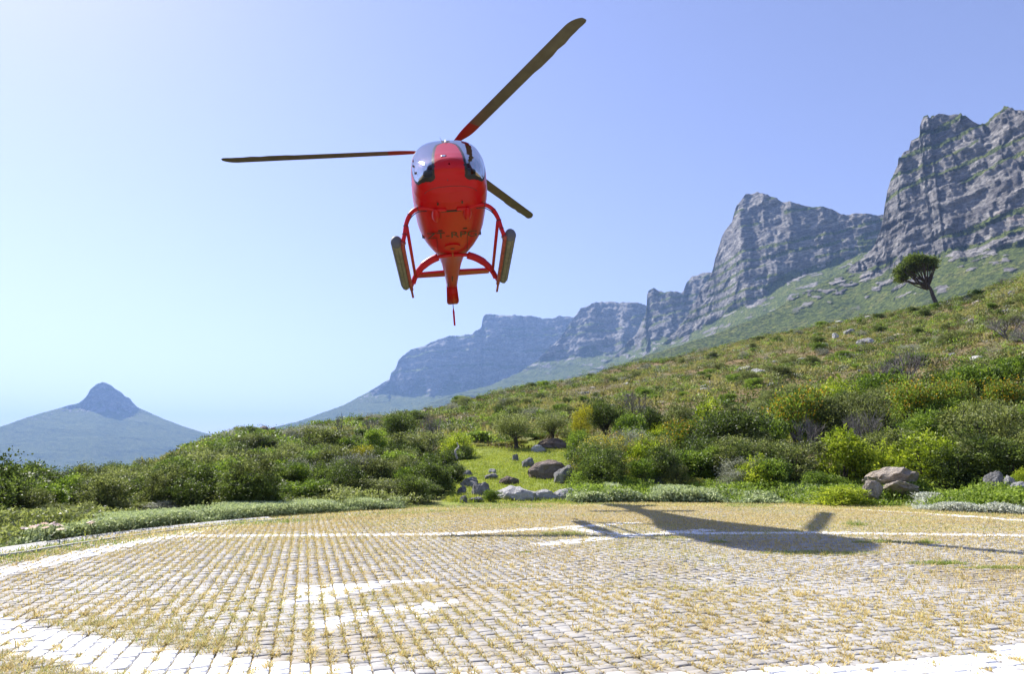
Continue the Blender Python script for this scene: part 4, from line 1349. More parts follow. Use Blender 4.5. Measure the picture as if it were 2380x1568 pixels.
proto('tree', 'leaf_olive', 2, 10000, 0.028, 0.0075, 11, low=False, trunk=0.28, spread=0.06, thick=0.024)
proto('darktree', 'leaf_dark', 3, 10000, 0.030, 0.0095, 12, low=False, trunk=0.25, spread=0.06, thick=0.022)
proto('pale', 'leaf_silver', 1, 6000, 0.075, 0.006, 8, up=0.1, spread=0.06)


def bare_mesh(seed, levels=5, n0=9, thick=0.016, lean=0.0, spread=0.75):
    r_ = random.Random(seed)
    bm = bmesh.new()
    def grow(p, d, L_, th, lv):
        if th < 0.0009: th = 0.0009
        q = p + d * L_ * 0.5 + Vector((r_.uniform(-1, 1), r_.uniform(-1, 1), r_.uniform(-1, 1))) * L_ * 0.08
        e = q + (d + Vector((r_.uniform(-1, 1), r_.uniform(-1, 1), r_.uniform(-0.6, 1))) * 0.22).normalized() * L_ * 0.5
        tube(bm, [p, q, e], [th, th * 0.85, th * 0.65], 3 if lv < levels else 5, cap=False)
        if lv > 1:
            for k in range(r_.choice([2, 3, 3])):
                nd = (d + Vector((r_.uniform(-1, 1) + lean, r_.uniform(-1, 1), r_.uniform(-0.35, 0.9))) * spread).normalized()
                grow(q.lerp(e, r_.uniform(0.2, 1)), nd, L_ * r_.uniform(0.6, 0.85), th * 0.6, lv - 1)
    for k in range(n0):
        a = r_.uniform(0, 2 * math.pi)
        grow(Vector((0.03 * math.cos(a), 0.03 * math.sin(a), -0.02)), Vector((0.55 * math.cos(a) + lean, 0.55 * math.sin(a), 1)).normalized(), 0.34, thick, levels)
    zs = [v.co.z for v in bm.verts]; xs = [abs(v.co.x) for v in bm.verts]
    sz = 1 / max(zs)
    for v in bm.verts:
        v.co *= sz
    me = bm_mesh('bare_branches', bm)
    me.materials.append(M['twig'])
    return me


BARE = [bare_mesh(3), bare_mesh(8), bare_mesh(15, n0=7)]
DEADTREE = [bare_mesh(21, 5, 1, 0.045, 0.12, 0.8), bare_mesh(29, 5, 2, 0.035, -0.1, 0.8)]

PLANTNAME = {'dark': 'dark_green_shrub', 'green': 'green_shrub', 'bright': 'yellow_green_bush', 'olive': 'olive_shrub', 'silver': 'silver_grey_shrub', 'yellow': 'yellow_shrub', 'flowering': 'flowering_shrub',
             'orange': 'orange_leaved_tree', 'willow': 'long_leaved_shrub', 'tree': 'small_olive_tree', 'darktree': 'dark_green_tree', 'pale': 'pale_arching_shrub'}
_vi = {}


def put_plant(key, x, y, z, w, h, label, group=None, cat=None, rz=None):
    vs = PROTO[key]
    _vi[key] = _vi.get(key, -1) + 1
    me, st_, fl = vs[_vi[key] % len(vs)]
    e = empty(PLANTNAME[key], (x, y, z), random.uniform(0, 6.28) if rz is None else rz)
    e.scale = (w, w * random.uniform(0.85, 1.1), h)
    tag(e, label, cat or ('tree' if 'tree' in PLANTNAME[key] else 'shrub'), group)
    for nm, m_ in (('crown' if key in ('tree', 'darktree', 'orange') else 'foliage', me), ('trunk' if key in ('tree', 'darktree', 'orange') else 'stems', st_), ('blossom', fl)):
        if m_ is None:
            continue
        o = bpy.data.objects.new(nm, m_)
        o.parent = e
        COL.objects.link(o)
    return e


def plant_at(key, px, ytop, r, wpx, label, group=None, sink=0.03):
    """px: picture column of the middle, ytop: picture row of the top, r: distance, wpx: width in picture"""
    az, te = ray(px, ytop)
    x, y = r * math.sin(az), r * math.cos(az)
    z = float(terrain(x, y))
    h = CAM_H + r * te - z
    w = wpx * (y * math.cos(PIT)) / FPX
    return put_plant(key, x, y, z - sink * h, w * 1.12, max(h, 0.25) * 1.02, label, group)


PL = [
 # left: dark trees on the sky line
 ('darktree', 20, 1076, 21, 150, 'dark tree at the far left edge with a deep shaded base'),
 ('darktree', 95, 1082, 23, 110, 'dark small-leaved tree second from the left edge'),
 ('darktree', 160, 1086, 24, 110, 'dark tree third from the left edge below the lone peak'),
 ('darktree', 187, 1076, 27, 70, 'narrow dark tree poking above its neighbours under the lone peak'),
 ('olive', 235, 1072, 25, 100, 'olive tree-like shrub under the right flank of the lone peak'),
 ('darktree', 285, 1074, 27, 100, 'dark rounded tree right of the olive shrub under the lone peak'),
 ('olive', 350, 1062, 29, 100, 'grey-green shrub where the left sky line starts to climb'),
 ('dark', 425, 1045, 36, 90, 'dark shrub beside the flat rock on the left ridge'),
 ('olive', 60, 1150, 15.5, 110, 'olive shrub at the left edge behind the pink daisies'),
 ('olive', 130, 1166, 14.6, 90, 'low olive shrub behind the left ground cover'),
 ('olive', 200, 1164, 14.8, 90, 'dense olive shrub speckled with light leaves, left of centre of the low row'),
 ('olive', 275, 1162, 15.2, 95, 'low olive shrub next to the pale arching shrub'),
 ('olive', 340, 1164, 15.6, 80, 'olive shrub touching the left side of the pale arching shrub'),
 ('pale', 395, 1160, 15.4, 105, 'pale arching shrub with narrow whitish leaves'),
 ('dark', 240, 1105, 18, 110, 'dark green shrub in the middle of the left thicket'),
 ('dark', 335, 1096, 18.5, 115, 'large dark glossy shrub above the olive row'),
 ('dark', 120, 1110, 18, 120, 'shaded dark shrub between the left trees and the olive row'),
 ('dark', 460, 1084, 18.5, 100, 'dark shrub below the dead branches on the left slope'),
 ('yellow', 415, 1074, 24, 85, 'yellow-green shrub glowing in the left thicket'),
 ('yellow', 405, 1140, 16.6, 60, 'small yellow shrub above the pale arching shrub'),
 ('olive', 395, 1110, 19.5, 80, 'grey-green shrub between two dark shrubs on the left'),
 ('willow', 490, 1118, 16.2, 100, 'light green narrow-leaved shrub left of the long-leaved bush'),
 ('willow', 590, 1098, 15.8, 150, 'big long-leaved green bush above the left ground cover'),
 ('green', 530, 1050, 26, 110, 'green shrub with a dead branch lying on it'),
 ('olive', 600, 1058, 25, 110, 'grey olive shrub below the dark boulder on the ridge'),
 ('green', 640, 1080, 19, 90, 'green shrub above the long-leaved bush'),
 # centre
 ('olive', 750, 986, 34, 135, 'large grey-green shrub on the ridge beside the dead tree'),
 ('yellow', 790, 1030, 25, 85, 'yellow cushion shrub, left half of the bright pair'),
 ('yellow', 838, 1027, 25.5, 70, 'yellow cushion shrub, right half of the bright pair'),
 ('silver', 730, 1062, 20, 130, 'silvery shrub below the left yellow cushion'),
 ('silver', 830, 1045, 20.5, 120, 'silvery shrub below the right yellow cushion'),
 ('olive', 890, 1062, 20, 90, 'grey shrub right of the silvery pair'),
 ('darktree', 933, 949, 37, 75, 'dark green tree rising over the central ridge'),
 ('olive', 965, 1000, 29, 130, 'big olive bush under the dark ridge tree'),
 ('green', 880, 990, 33, 70, 'green shrub left of the dark ridge tree'),
 ('bright', 1062, 985, 32, 85, 'bright green bush right of the bare grey tree'),
 ('yellow', 905, 1050, 23.5, 60, 'yellow-green shrub amid the grey ones at centre'),
 ('dark', 1020, 1035, 25.5, 105, 'dark rounded bush shading the left side of the lawn'),
 ('dark', 1055, 1070, 22.5, 60, 'small dark bush on the shaded edge of the lawn'),
 ('green', 730, 1105, 17.2, 110, 'leafy green bush behind the strap-leaved plants'),
 ('olive', 815, 1103, 17.4, 100, 'brownish olive bush, left half of the textured mound'),
 ('olive', 888, 1112, 17.3, 120, 'brownish olive bush, right half of the textured mound'),
 ('green', 945, 1075, 19.5, 75, 'green bush above the textured mound'),
 ('bright', 985, 1090, 19.6, 60, 'light green bush near the lower left corner of the lawn'),
 ('dark', 1001, 1122, 18.3, 62, 'round dark bush at the lower left corner of the lawn'),
 ('olive', 955, 1132, 17.8, 60, 'small olive bush left of the round dark one'),
 ('tree', 1198, 948, 34, 125, 'grey-green domed olive tree behind the lawn'),
 ('tree', 1290, 955, 35, 95, 'thin-crowned leaning tree on the right side of the lawn'),
 ('green', 1110, 1000, 38, 70, 'green shrub left of the domed olive tree'),
 ('flowering', 1120, 1036, 35, 50, 'yellow-flowered bush at the left end of the row behind the lawn'),
 ('flowering', 1165, 1037, 35.5, 50, 'yellow-flowered bush in the middle of the row behind the lawn'),
 ('flowering', 1208, 1035, 36, 45, 'yellow-flowered bush at the right end of the row behind the lawn'),
 ('green', 1140, 1134, 17.9, 42, 'little green bush left of the big white boulder'),
 ('dark', 1075, 1030, 31, 55, 'dark bush at the upper left of the lawn'),
 ('green', 1190, 1022, 36.5, 80, 'green bush under the domed olive tree'),
 ('green', 1255, 1016, 37, 80, 'green bush left of the leaning tree'),
 ('olive', 1330, 995, 36, 70, 'olive bush at the upper right corner of the lawn'),
 ('flowering', 1345, 1030, 29, 60, 'yellow-flowered bush at the right edge of the lawn'),
 # right of the lawn
 ('yellow', 1350, 930, 33, 55, 'upright lime yellow shrub left of the dark bush'),
 ('darktree', 1405, 918, 34, 95, 'dark green bush right of the lime yellow shrub'),
 ('green', 1345, 985, 29, 60, 'green shrub at the foot of the lime yellow shrub'),
 ('green', 1465, 945, 32, 90, 'green bush behind the yellow-flowered slope'),
 ('dark', 1515, 932, 34, 80, 'dark bush left of the olive one above the flowered slope'),
 ('olive', 1580, 928, 33, 85, 'olive bush above the big dark bush'),
 ('bright', 1650, 916, 32, 110, 'bright green bush crowning the big dark bush'),
 ('orange', 1600, 962, 27, 110, 'yellowing tree top on the left shoulder of the big dark bush'),
 ('darktree', 1690, 950, 25.5, 190, 'big dark bush with a black shaded hollow'),
 ('dark', 1640, 1010, 23.5, 120, 'dark bush at the left foot of the big shaded hollow'),
 ('flowering', 1385, 1000, 26, 100, 'yellow-flowered bush nearest the lime yellow shrub'),
 ('flowering', 1450, 1010, 24.5, 100, 'yellow-flowered bush in the upper middle of the flowered slope'),
 ('silver', 1455, 985, 27, 90, 'pale grey-green shrub above the flowered slope'),
 ('flowering', 1520, 1000, 25, 90, 'yellow-flowered bush left of the big dark bush'),
 ('flowering', 1380, 1055, 22.4, 100, 'yellow-flowered bush right of the brown boulder'),
 ('green', 1365, 1090, 20.8, 85, 'green bush touching the grey boulder right of the lawn'),
 ('flowering', 1455, 1065, 22, 110, 'yellow-flowered bush low in the middle of the slope'),
 ('flowering', 1530, 1060, 22.3, 100, 'yellow-flowered bush below the big dark bush'),
 ('green', 1435, 1105, 20.6, 90, 'green bush behind the pale leafy ground cover'),
 ('silver', 1520, 1100, 20.8, 90, 'grey-green shrub behind the pale leafy ground cover'),
 ('flowering', 1590, 1105, 20.8, 80, 'low flowering shrub below the dark hollow'),
 ('silver', 1735, 1052, 21.2, 140, 'silvery grey bush left of the speckled green bush'),
 ('silver', 1700, 1085, 20.6, 90, 'low silvery bush at the foot of the larger silvery one'),
 ('olive', 1825, 1018, 21.6, 150, 'speckled olive bush right of the silvery bush'),
 ('orange', 1840, 890, 29, 135, 'orange-yellow tree with a bare brown base, left of the two'),
 ('green', 1790, 950, 27, 90, 'green bush under the left orange-yellow tree'),
 ('bright', 1945, 850, 38, 120, 'bright green bush on the upper edge of the right thicket'),
 ('green', 2035, 855, 38, 120, 'green bush behind the right orange-yellow tree'),
 ('olive', 1940, 905, 29, 120, 'grey olive twiggy bush right of the left orange-yellow tree'),
 ('olive', 2020, 915, 28, 120, 'twiggy olive bush below the right orange-yellow tree'),
 ('orange', 2110, 870, 31, 140, 'orange-yellow tree in the right thicket, the larger one'),
 ('orange', 2195, 872, 31.5, 100, 'yellow tree top right of the larger orange-yellow one'),
 ('bright', 1945, 978, 22, 140, 'tall yellow-green bush left of the pale slab'),
 ('bright', 2140, 990, 21.2, 200, 'broad yellow-green bush above the pale slab'),
 ('bright', 2060, 1000, 21.8, 110, 'yellow-green bush filling the gap above the pale slab'),
 ('green', 2150, 930, 25.5, 130, 'green bush behind the broad yellow-green bush'),
 ('olive', 2290, 935, 22.5, 180, 'tall grey olive bush at the right edge'),
 ('olive', 2370, 980, 21.5, 120, 'olive bush cut off by the right edge'),
 ('green', 2260, 830, 36, 130, 'green bush below the bare grey bush'),
 ('green', 2350, 815, 36, 120, 'green bush at the right edge below the bare grey bush'),
 ('orange', 2320, 868, 31, 110, 'yellow-speckled tree near the right edge'),
 ('green', 1900, 1085, 20.2, 90, 'green shrub behind the leafy low bush'),
 ('bright', 1945, 1122, 18.6, 145, 'leafy low bright bush on the pad edge'),
 ('bright', 2375, 1080, 19.5, 50, 'bright leafy shrub at the right edge beside the pale rock'),
 ('dark', 1158, 935, 60, 30, 'small round dark shrub high on the central slope'),
]
for key, px, yt, r, wpx, lab in PL:
    e = plant_at(key, px, yt, r, wpx, lab)
    if 'leaning tree on' in lab:
        e.rotation_euler = (0, math.radians(-16), 0.4)

# fillers inside the thickets
rf = random.Random(12)
FILL = [(20, 640, 15, 27, 1.1), (640, 1030, 17, 34, 1.15), (1350, 1800, 20.5, 36, 1.35), (1780, 2440, 20.5, 42, 1.6), (-160, 60, 14.5, 24, 1.3)]
ZF = {20: 'in the left thicket', 640: 'in the thicket left of the lawn', 1350: 'in the thicket right of the lawn', 1780: 'in the right-hand thicket', -160: 'past the left edge'}
fk = {'dark': 'dark green shrub filling a gap inside the thicket', 'green': 'mid green shrub filling a gap inside the thicket', 'olive': 'olive shrub filling a gap inside the thicket',
      'bright': 'yellow-green shrub filling a gap inside the thicket'}
for x0, x1, r0, r1, hm_ in FILL:
    for k in range(int((x1 - x0) / 10)):
        key = rf.choice(['dark', 'dark', 'green', 'olive', 'olive', 'bright'] if x0 > 1000 else ['dark', 'dark', 'green', 'olive'] if x0 > 0 else ['dark'])
        az = ray(rf.uniform(x0, x1), 1050)[0]
        r = rf.uniform(r0, r1)
        x, y = r * math.sin(az), r * math.cos(az)
        h = hm_ * rf.uniform(0.6, 1.15)
        put_plant(key, x, y, float(terrain(x, y)) - 0.05, h * rf.uniform(1.0, 1.6), h, fk[key].replace('inside the thicket', ZF[x0] + (' near the pad' if r < (r0 + r1) / 2 else ' towards the slope')), 'filler %s shrubs in the thicket' % key)
# scattered shrubs up the hillside
def zone(px, r, rc):
    a = 'on the left ridge' if px < 1000 else 'under the flat-topped mountain' if px < 1330 else 'under the buttressed ridge' if px < 1550 else 'below the stepped ridge' if px < 1720 else 'below the middle cliff' if px < 2030 else 'below the near cliff'
    return ('low ' if r < rc * 0.62 else 'half way up ' if r < rc * 0.82 else 'high ') + a


hk = {'dark': 'small dark green shrub dotted on the dry hillside', 'green': 'small green shrub dotted on the dry hillside', 'olive': 'small olive shrub dotted on the dry hillside', 'silver': 'small grey shrub dotted on the dry hillside'}
for k in range(240):
    px = rf.uniform(520, 2430)
    az = ray(px, 900)[0]
    rc = float(np.interp(az, HA, HR))
    lo = 42 if px > 1000 else 36
    r = lo + (rc * 0.99 - lo) * rf.random() ** 0.8
    x, y = r * math.sin(az), r * math.cos(az)
    key = rf.choice(['green', 'green', 'olive', 'dark', 'dark', 'silver', 'olive'])
    h = rf.uniform(0.45, 1.25)
    put_plant(key, x, y, float(terrain(x, y)) - 0.06, h * rf.uniform(1.2, 2.2), h, hk[key].replace('dotted on the dry hillside', 'on the dry slope ' + zone(px, r, rc)), '%s shrubs on the hillside' % key)

# bare bushes, dead trees
def put_bare(me, px, ytop, r, wpx, label, name='bare_bush', cat='bush', mat=None):
    az, te = ray(px, ytop)
    x, y = r * math.sin(az), r * math.cos(az)
    z = float(terrain(x, y))
    h = CAM_H + r * te - z
    o = bpy.data.objects.new(name, me)
    COL.objects.link(o)
    o.location = (x, y, z)
    w = wpx * y * math.cos(PIT) / FPX / 1.5
    o.scale = (w, w, h)
    o.rotation_euler = (0, 0, rf.uniform(0, 6))
    tag(o, label, cat)


put_bare(BARE[0], 2335, 730, 62, 130, 'large bare grey bush high at the right edge')
put_bare(BARE[1], 2380, 745, 58, 90, 'bare grey bush cut off by the right edge')
put_bare(BARE[1], 2100, 805, 52, 120, 'bare brown bush above the right orange-yellow tree')
put_bare(BARE[2], 2040, 830, 46, 90, 'smaller bare bush left of the bare brown one')
put_bare(BARE[2], 1005, 948, 34, 75, 'tall bare grey tree beside the dark ridge tree', 'bare_tree', 'tree')
put_bare(DEADTREE[0], 800, 957, 40, 55, 'black dead tree standing against the distant mountain', 'dead_tree', 'tree')
put_bare(BARE[0], 862, 968, 52, 60, 'bare grey bush on the central sky line')
put_bare(BARE[2], 1480, 905, 44, 110, 'bare grey bush on the slope above the green thicket')
put_bare(BARE[1], 1860, 960, 27.5, 110, 'bare brown twigs at the foot of the left orange-yellow tree')
put_bare(BARE[0], 2000, 940, 26.5, 110, 'bare twigs showing through the twiggy olive bush')
put_bare(DEADTREE[1], 2325, 648, 110, 30, 'small dead tree on the upper right sky line', 'dead_tree', 'tree')
put_bare(BARE[2], 1565, 1075, 21, 60, 'thin bare twigs below the big dark bush')

# dead branches lying on the left slope, leaning trunk and log by the lawn
def branch_obj(name, pts, r0, r1, mat, label, cat):
    bm = bmesh.new()
    for P_ in pts:
        P = smooth_path(P_, 5)
        tube(bm, P, [r0 + (r1 - r0) * i_ / (len(P) - 1) for i_ in range(len(P))], 6)
    o = link(name, bm_mesh(name, bm, True), mat)
    tag(o, label, cat)


def at(px, py, r):
    az, te = ray(px, py)
    return Vector((r * math.sin(az), r * math.cos(az), CAM_H + r * te))


branch_obj('dead_branch', [[at(532, 1092, 24.5), at(555, 1075, 24.2), at(580, 1062, 24), at(592, 1056, 24)], [at(545, 1083, 24.4), at(570, 1078, 24), at(588, 1070, 24)], [at(548, 1078, 24.3), at(560, 1062, 24), at(575, 1052, 24)]], 0.05, 0.012, M['bark'], 'dead branch lying over the left thicket', 'branch')
branch_obj('white_dead_stem', [[at(1063, 1068, 22), at(1058, 1050, 22), at(1066, 1040, 22.2), at(1062, 1030, 22.3)]], 0.04, 0.015, M['deadwood'], 'bleached dead stem in the dark bush beside the lawn', 'branch')

# umbrella pine on the ridge
def pine():
    az, te = ray(2175, 712)
    r = 112.0
    x, y = r * math.sin(az), r * math.cos(az)
    z = float(terrain(x, y))
    k = y * math.cos(PIT) / FPX                   # metres per picture pixel
    top = CAM_H + r * ray(2150, 583)[1] - z
    e = empty('umbrella_pine', (x, y, z - 0.2))
    tag(e, 'lone umbrella pine with a flat crown leaning left on the ridge', 'tree')
    e.rotation_euler = (0, 0, -az)
    def lp(px, py, d=0.0):
        return Vector(((px - 2175) * k, d, (712 - py) * k + 0.2))
    bm = bmesh.new()
    tr = [lp(2177, 716), lp(2176, 700), lp(2172, 682), lp(2168, 662), lp(2160, 648)]
    P = smooth_path(tr, 5)
    tube(bm, P, [0.34 - 0.16 * i_ / (len(P) - 1) for i_ in range(len(P))], 9)
    link('trunk', bm_mesh('trunk', bm, True), M['bark'], e)
    r_ = random.Random(4)
    tips = []
    bm = bmesh.new()
    for k_ in range(30):
        px = r_.uniform(2100, 2184)
        f_ = (px - 2142) / 44
        py = 598 + 6 * f_ * f_ + (22 * max(0, (2135 - px) / 36)) + r_.uniform(0, 10)
        d = r_.uniform(-3.4, 3.4) * math.sqrt(max(0.05, 1 - f_ * f_))
        b = lp(2160 + r_.uniform(-1, 6), r_.uniform(640, 664))
        t_ = lp(px, py, d)
        m_ = b.lerp(t_, 0.5) + Vector((0, 0, -0.3 + r_.uniform(-0.2, 0.3)))
        Q = smooth_path([b, m_, t_], 4)
        tube(bm, Q, [0.14 - 0.11 * i_ / (len(Q) - 1) for i_ in range(len(Q))], 5)
        tips.append(t_)
    link('limbs', bm_mesh('limbs', bm), M['bark'], e)
    lob = []
    for k_ in range(60):
        px = r_.uniform(2103, 2182); f_ = (px - 2142) / 42
        d = r_.uniform(-3.2, 3.2) * math.sqrt(max(0.05, 1 - min(1, f_ * f_)))
        py = 592 + 6 * f_ * f_ + (26 * max(0, (2135 - px) / 36)) + r_.uniform(-2, 9)
        c_ = lp(px, py, d)
        lob.append((c_.x, c_.y, c_.z, r_.uniform(0.45, 0.85), r_.uniform(0.45, 0.8), r_.uniform(0.28, 0.45)))
    V, F_, A, C = leaf_cloud(77, lob, 30000, 0.26, 0.07, 30, 0.22, 0.5, 0.8, zmin=2)
    link('crown', mesh_np('crown', V, F_, A), M['leaf_dark'], e)


pine()

# ------------------------------------------------------------------ boulders
def boulder_mesh(seed, cuts=12, sub=4, rough=0.17):
    r_ = random.Random(seed)
    bm = bmesh.new()
    bmesh.ops.create_icosphere(bm, subdivisions=sub, radius=0.5)
    pl_ = []
    for k in range(cuts):
        n_ = Vector((r_.gauss(0, 1), r_.gauss(0, 1), r_.gauss(0, 0.8))).normalized()
        pl_.append((n_, r_.uniform(0.27, 0.42)))
    co = np.array([v.co for v in bm.verts])
    for v in bm.verts:
        for n_, d_ in pl_:
            q = v.co.dot(n_) - d_
            if q > 0:
                v.co -= n_ * q * 0.98
    co = np.array([v.co[:] for v in bm.verts])
    nn = (fbm(co[:, 0] * 4 + seed, co[:, 1] * 4 + co[:, 2] * 3.1, seed, 5, ridged=True) - 0.5) * rough + (fbm(co[:, 0] * 9 + co[:, 2] * 7, co[:, 1] * 9 - co[:, 2] * 5, seed + 3, 3) - 0.5) * rough * 0.6
    for v, q in zip(bm.verts, nn):
        v.co *= 1 + q * 2
    mn = [min(v.co[k] for v in bm.verts) for k in range(3)]; mx_ = [max(v.co[k] for v in bm.verts) for k in range(3)]
    for v in bm.verts:
        v.co = [(v.co[k] - (mn[k] + mx_[k]) / 2) / (mx_[k] - mn[k]) for k in range(3)]
    return bm_mesh('boulder', bm, False)


BM_ = {}
for kn in ('rock_grey', 'rock_white', 'rock_brown', 'rock_tan'):
    BM_[kn] = []
    for v_ in range(4):
        m_ = boulder_mesh(v_ * 17 + len(kn) * 3, 11 + v_ * 3)
        m_.materials.append(M[kn])
        BM_[kn].append(m_)


def boulder(kn, x0, x1, y0, y1, label, group=None, v_=0, r=None, depth=0.8, name='boulder', rz=None, tilt=0.0):
    """picture box of the visible part"""
    px = (x0 + x1) / 2
    if r is None:
        x, y, z, r = foot(px, y1)
    else:
        az, te = ray(px, y1)
        x, y = r * math.sin(az), r * math.cos(az)
        z = CAM_H + r * te
    k = y * math.cos(PIT) / FPX
    w = (x1 - x0) * k
    h = (y1 - y0) * k * 1.03
    o = bpy.data.objects.new(name, BM_[kn][v_ % 4])
    COL.objects.link(o)
    o.scale = (w * 1.08, w * depth, h * 1.5)
    o.location = (x, y + w * depth * 0.3, z + h * 0.19)
    o.rotation_euler = (0, 0, rf.uniform(-0.3, 0.3) + (math.pi if v_ % 2 else 0) if rz is None else rz)
    o.rotation_euler[0] = tilt
    tag(o, label, 'rock', group)


boulder('rock_white', 1142, 1252, 1130, 1172, 'big pale boulder at the lower edge of the lawn', v_=0, r=18.3)
boulder('rock_white', 1240, 1300, 1138, 1165, 'pale slab right of the big pale boulder, left piece', v_=1, r=18.6, name='rock_slab')
boulder('rock_white', 1285, 1352, 1136, 1166, 'pale slab right of the big pale boulder, right piece', v_=2, r=18.7, name='rock_slab')
boulder('rock_brown', 1232, 1344, 1068, 1116, 'big brown boulder on the right side of the lawn', v_=1, r=23.5)
boulder('rock_grey', 1290, 1342, 1080, 1127, 'grey upright boulder in front of the big brown one', v_=2, r=22.2)
boulder('rock_grey', 1070, 1111, 1109, 1134, 'grey block at the left of the lawn, the larger one', v_=0)
boulder('rock_grey', 1097, 1141, 1122, 1153, 'dark cracked rock low on the left of the lawn', v_=3)
boulder('rock_grey', 1073, 1097, 1093, 1107, 'small rounded rock at the shaded edge of the lawn', v_=1)
boulder('rock_grey', 1127, 1157, 1101, 1115, 'small flat rock in the middle of the lawn', v_=2)
boulder('rock_white', 1135, 1153, 1090, 1101, 'small pale stone under a weed on the lawn', v_=3)
boulder('rock_brown', 1161, 1206, 1107, 1127, 'reddish flat rock in front of the brown boulder', v_=0)
boulder('rock_grey', 1062, 1084, 1131, 1148, 'small jagged rock at the lower left of the lawn', v_=0)
boulder('rock_grey', 1068, 1086, 1152, 1168, 'little dark rock at the foot of the lawn', v_=1)
boulder('rock_grey', 1088, 1122, 1156, 1167, 'low dark stone left of the little green bush', v_=2)
boulder('rock_white', 1235, 1268, 1034, 1052, 'pale rock at the top of the lawn', v_=1)
boulder('rock_grey', 1214, 1242, 1063, 1088, 'stump-like grey rock in the upper lawn', v_=2)
boulder('rock_grey', 1191, 1206, 1056, 1073, 'narrow grey stone left of the stump-like rock', v_=3)
boulder('rock_brown', 1252, 1322, 1018, 1042, 'long dark rock under the leaning trunk', v_=2)
boulder('rock_tan', 2040, 2140, 1092, 1126, 'pale tan slab under the broad yellow-green bush', v_=1, r=19.8, name='rock_slab', depth=1.5, tilt=0.35)
boulder('rock_tan', 2070, 2148, 1124, 1142, 'lower tan slab in front of the pale tan slab', v_=3, r=19.2, name='rock_slab', depth=1.3, tilt=0.3)
boulder('rock_tan', 2012, 2055, 1117, 1150, 'upright tan rock right of the leafy low bush', v_=2, r=18.9)
boulder('rock_grey', 2302, 2345, 1094, 1130, 'grey block below the tall olive bush at right', v_=1, r=19.4)
boulder('rock_white', 2340, 2362, 1105, 1130, 'pale stone beside the grey block at right', v_=0, r=19.3)
boulder('rock_white', 2362, 2400, 1120, 1138, 'pale stone cut off by the right edge', v_=2, r=19.0)
# ridge outcrops on the left
boulder('rock_brown', 576, 606, 992, 1022, 'left hump of the boulder outcrop on the left ridge', v_=0, r=60)
boulder('rock_brown', 594, 630, 989, 1018, 'middle hump of the boulder outcrop on the left ridge', v_=1, r=61)
boulder('rock_brown', 618, 643, 993, 1014, 'right hump of the boulder outcrop on the left ridge', v_=2, r=62)
boulder('rock_grey', 575, 617, 1012, 1036, 'dark rounded boulder below the outcrop', v_=3, r=54)
boulder('rock_brown', 480, 494, 1018, 1038, 'upright single stone on the left sky line', v_=0, r=55)
boulder('rock_brown', 432, 465, 1034, 1048, 'flat rock at the left end of the sky line', v_=2, r=47)
# hillside rocks
boulder('rock_grey', 2000, 2043, 782, 800, 'dark flat boulder on the upper right hillside', v_=1)
boulder('rock_white', 1905, 1928, 795, 808, 'rounded pale rock on the upper right hillside', v_=0)
boulder('rock_white', 1935, 1952, 772, 788, 'pale slab left of the dark flat boulder', v_=3)
boulder('rock_grey', 1965, 1990, 762, 778, 'jagged dark rock on the upper right hillside', v_=2)
boulder('rock_tan', 2250, 2275, 740, 752, 'tan rock below the pine on the right hillside', v_=2)
for k in range(120):
    px = rf.uniform(1350, 2400) if k < 100 else rf.uniform(700, 1400)
    az = ray(px, 900)[0]
    rc = float(np.interp(az, HA, HR))
    r = rf.uniform(55, rc * 0.995)
    x, y = r * math.sin(az), r * math.cos(az)
    s_ = rf.uniform(0.3, 1.0) * (1.3 if rf.random() < 0.15 else 0.8)
    kn_ = rf.choice(['rock_white', 'rock_tan', 'rock_grey', 'rock_tan'])
    o = bpy.data.objects.new('hillside_rock', BM_[kn_][rf.randrange(4)])
    COL.objects.link(o)
    o.location = (x, y, float(terrain(x, y)) + s_ * 0.06)
    o.scale = (s_ * rf.uniform(1, 1.8), s_, s_ * rf.uniform(0.4, 0.7))
    o.rotation_euler = (0, 0, rf.uniform(0, 6))
    tag(o, 'small weathered %s rock on the dry slope ' % {'rock_white': 'pale', 'rock_tan': 'tan', 'rock_grey': 'grey'}[kn_] + zone(px, r, rc), 'rock', 'rocks strewn over the hillside')

# ------------------------------------------------------------------ uncountable cover
def mats_cover(name, x, y, hs, nl, ll, lw, mat, label, rng, vmean, spread=0.09):
    idx = np.repeat(np.arange(len(x)), nl)
    n = len(idx)
    u = rng.uniform(0, 1, n) ** 0.6
    P = np.c_[x[idx] + rng.normal(0, spread, n), y[idx] + rng.normal(0, spread, n), terrain(x, y)[idx] + u * hs[idx]]
    d = rng.normal(size=(n, 3)); d[:, 2] = np.abs(d[:, 2]) + 0.2
    d /= np.linalg.norm(d, axis=1)[:, None]
    sd = np.cross(d, rng.normal(size=(n, 3))); sd /= np.linalg.norm(sd, axis=1)[:, None]
    L_ = (ll * rng.uniform(0.6, 1.4, n))[:, None]; w_ = (lw * rng.uniform(0.6, 1.4, n))[:, None]
    V = np.stack([P - d * L_ * 0.5 + sd * w_ * 1.4, P + d * L_ * 0.6, P - d * L_ * 0.5 - sd * w_ * 1.4], 1).reshape(-1, 3)
    v = np.clip(vmean[idx] + rng.normal(0, 0.16, n) + (u - 0.6) * 0.3, 0, 1)
    o = link(name, mesh_np(name, V, np.arange(n * 3).reshape(-1, 3), np.repeat(v, 3)), M[mat])
    tag(o, label, 'ground cover', kind='stuff')


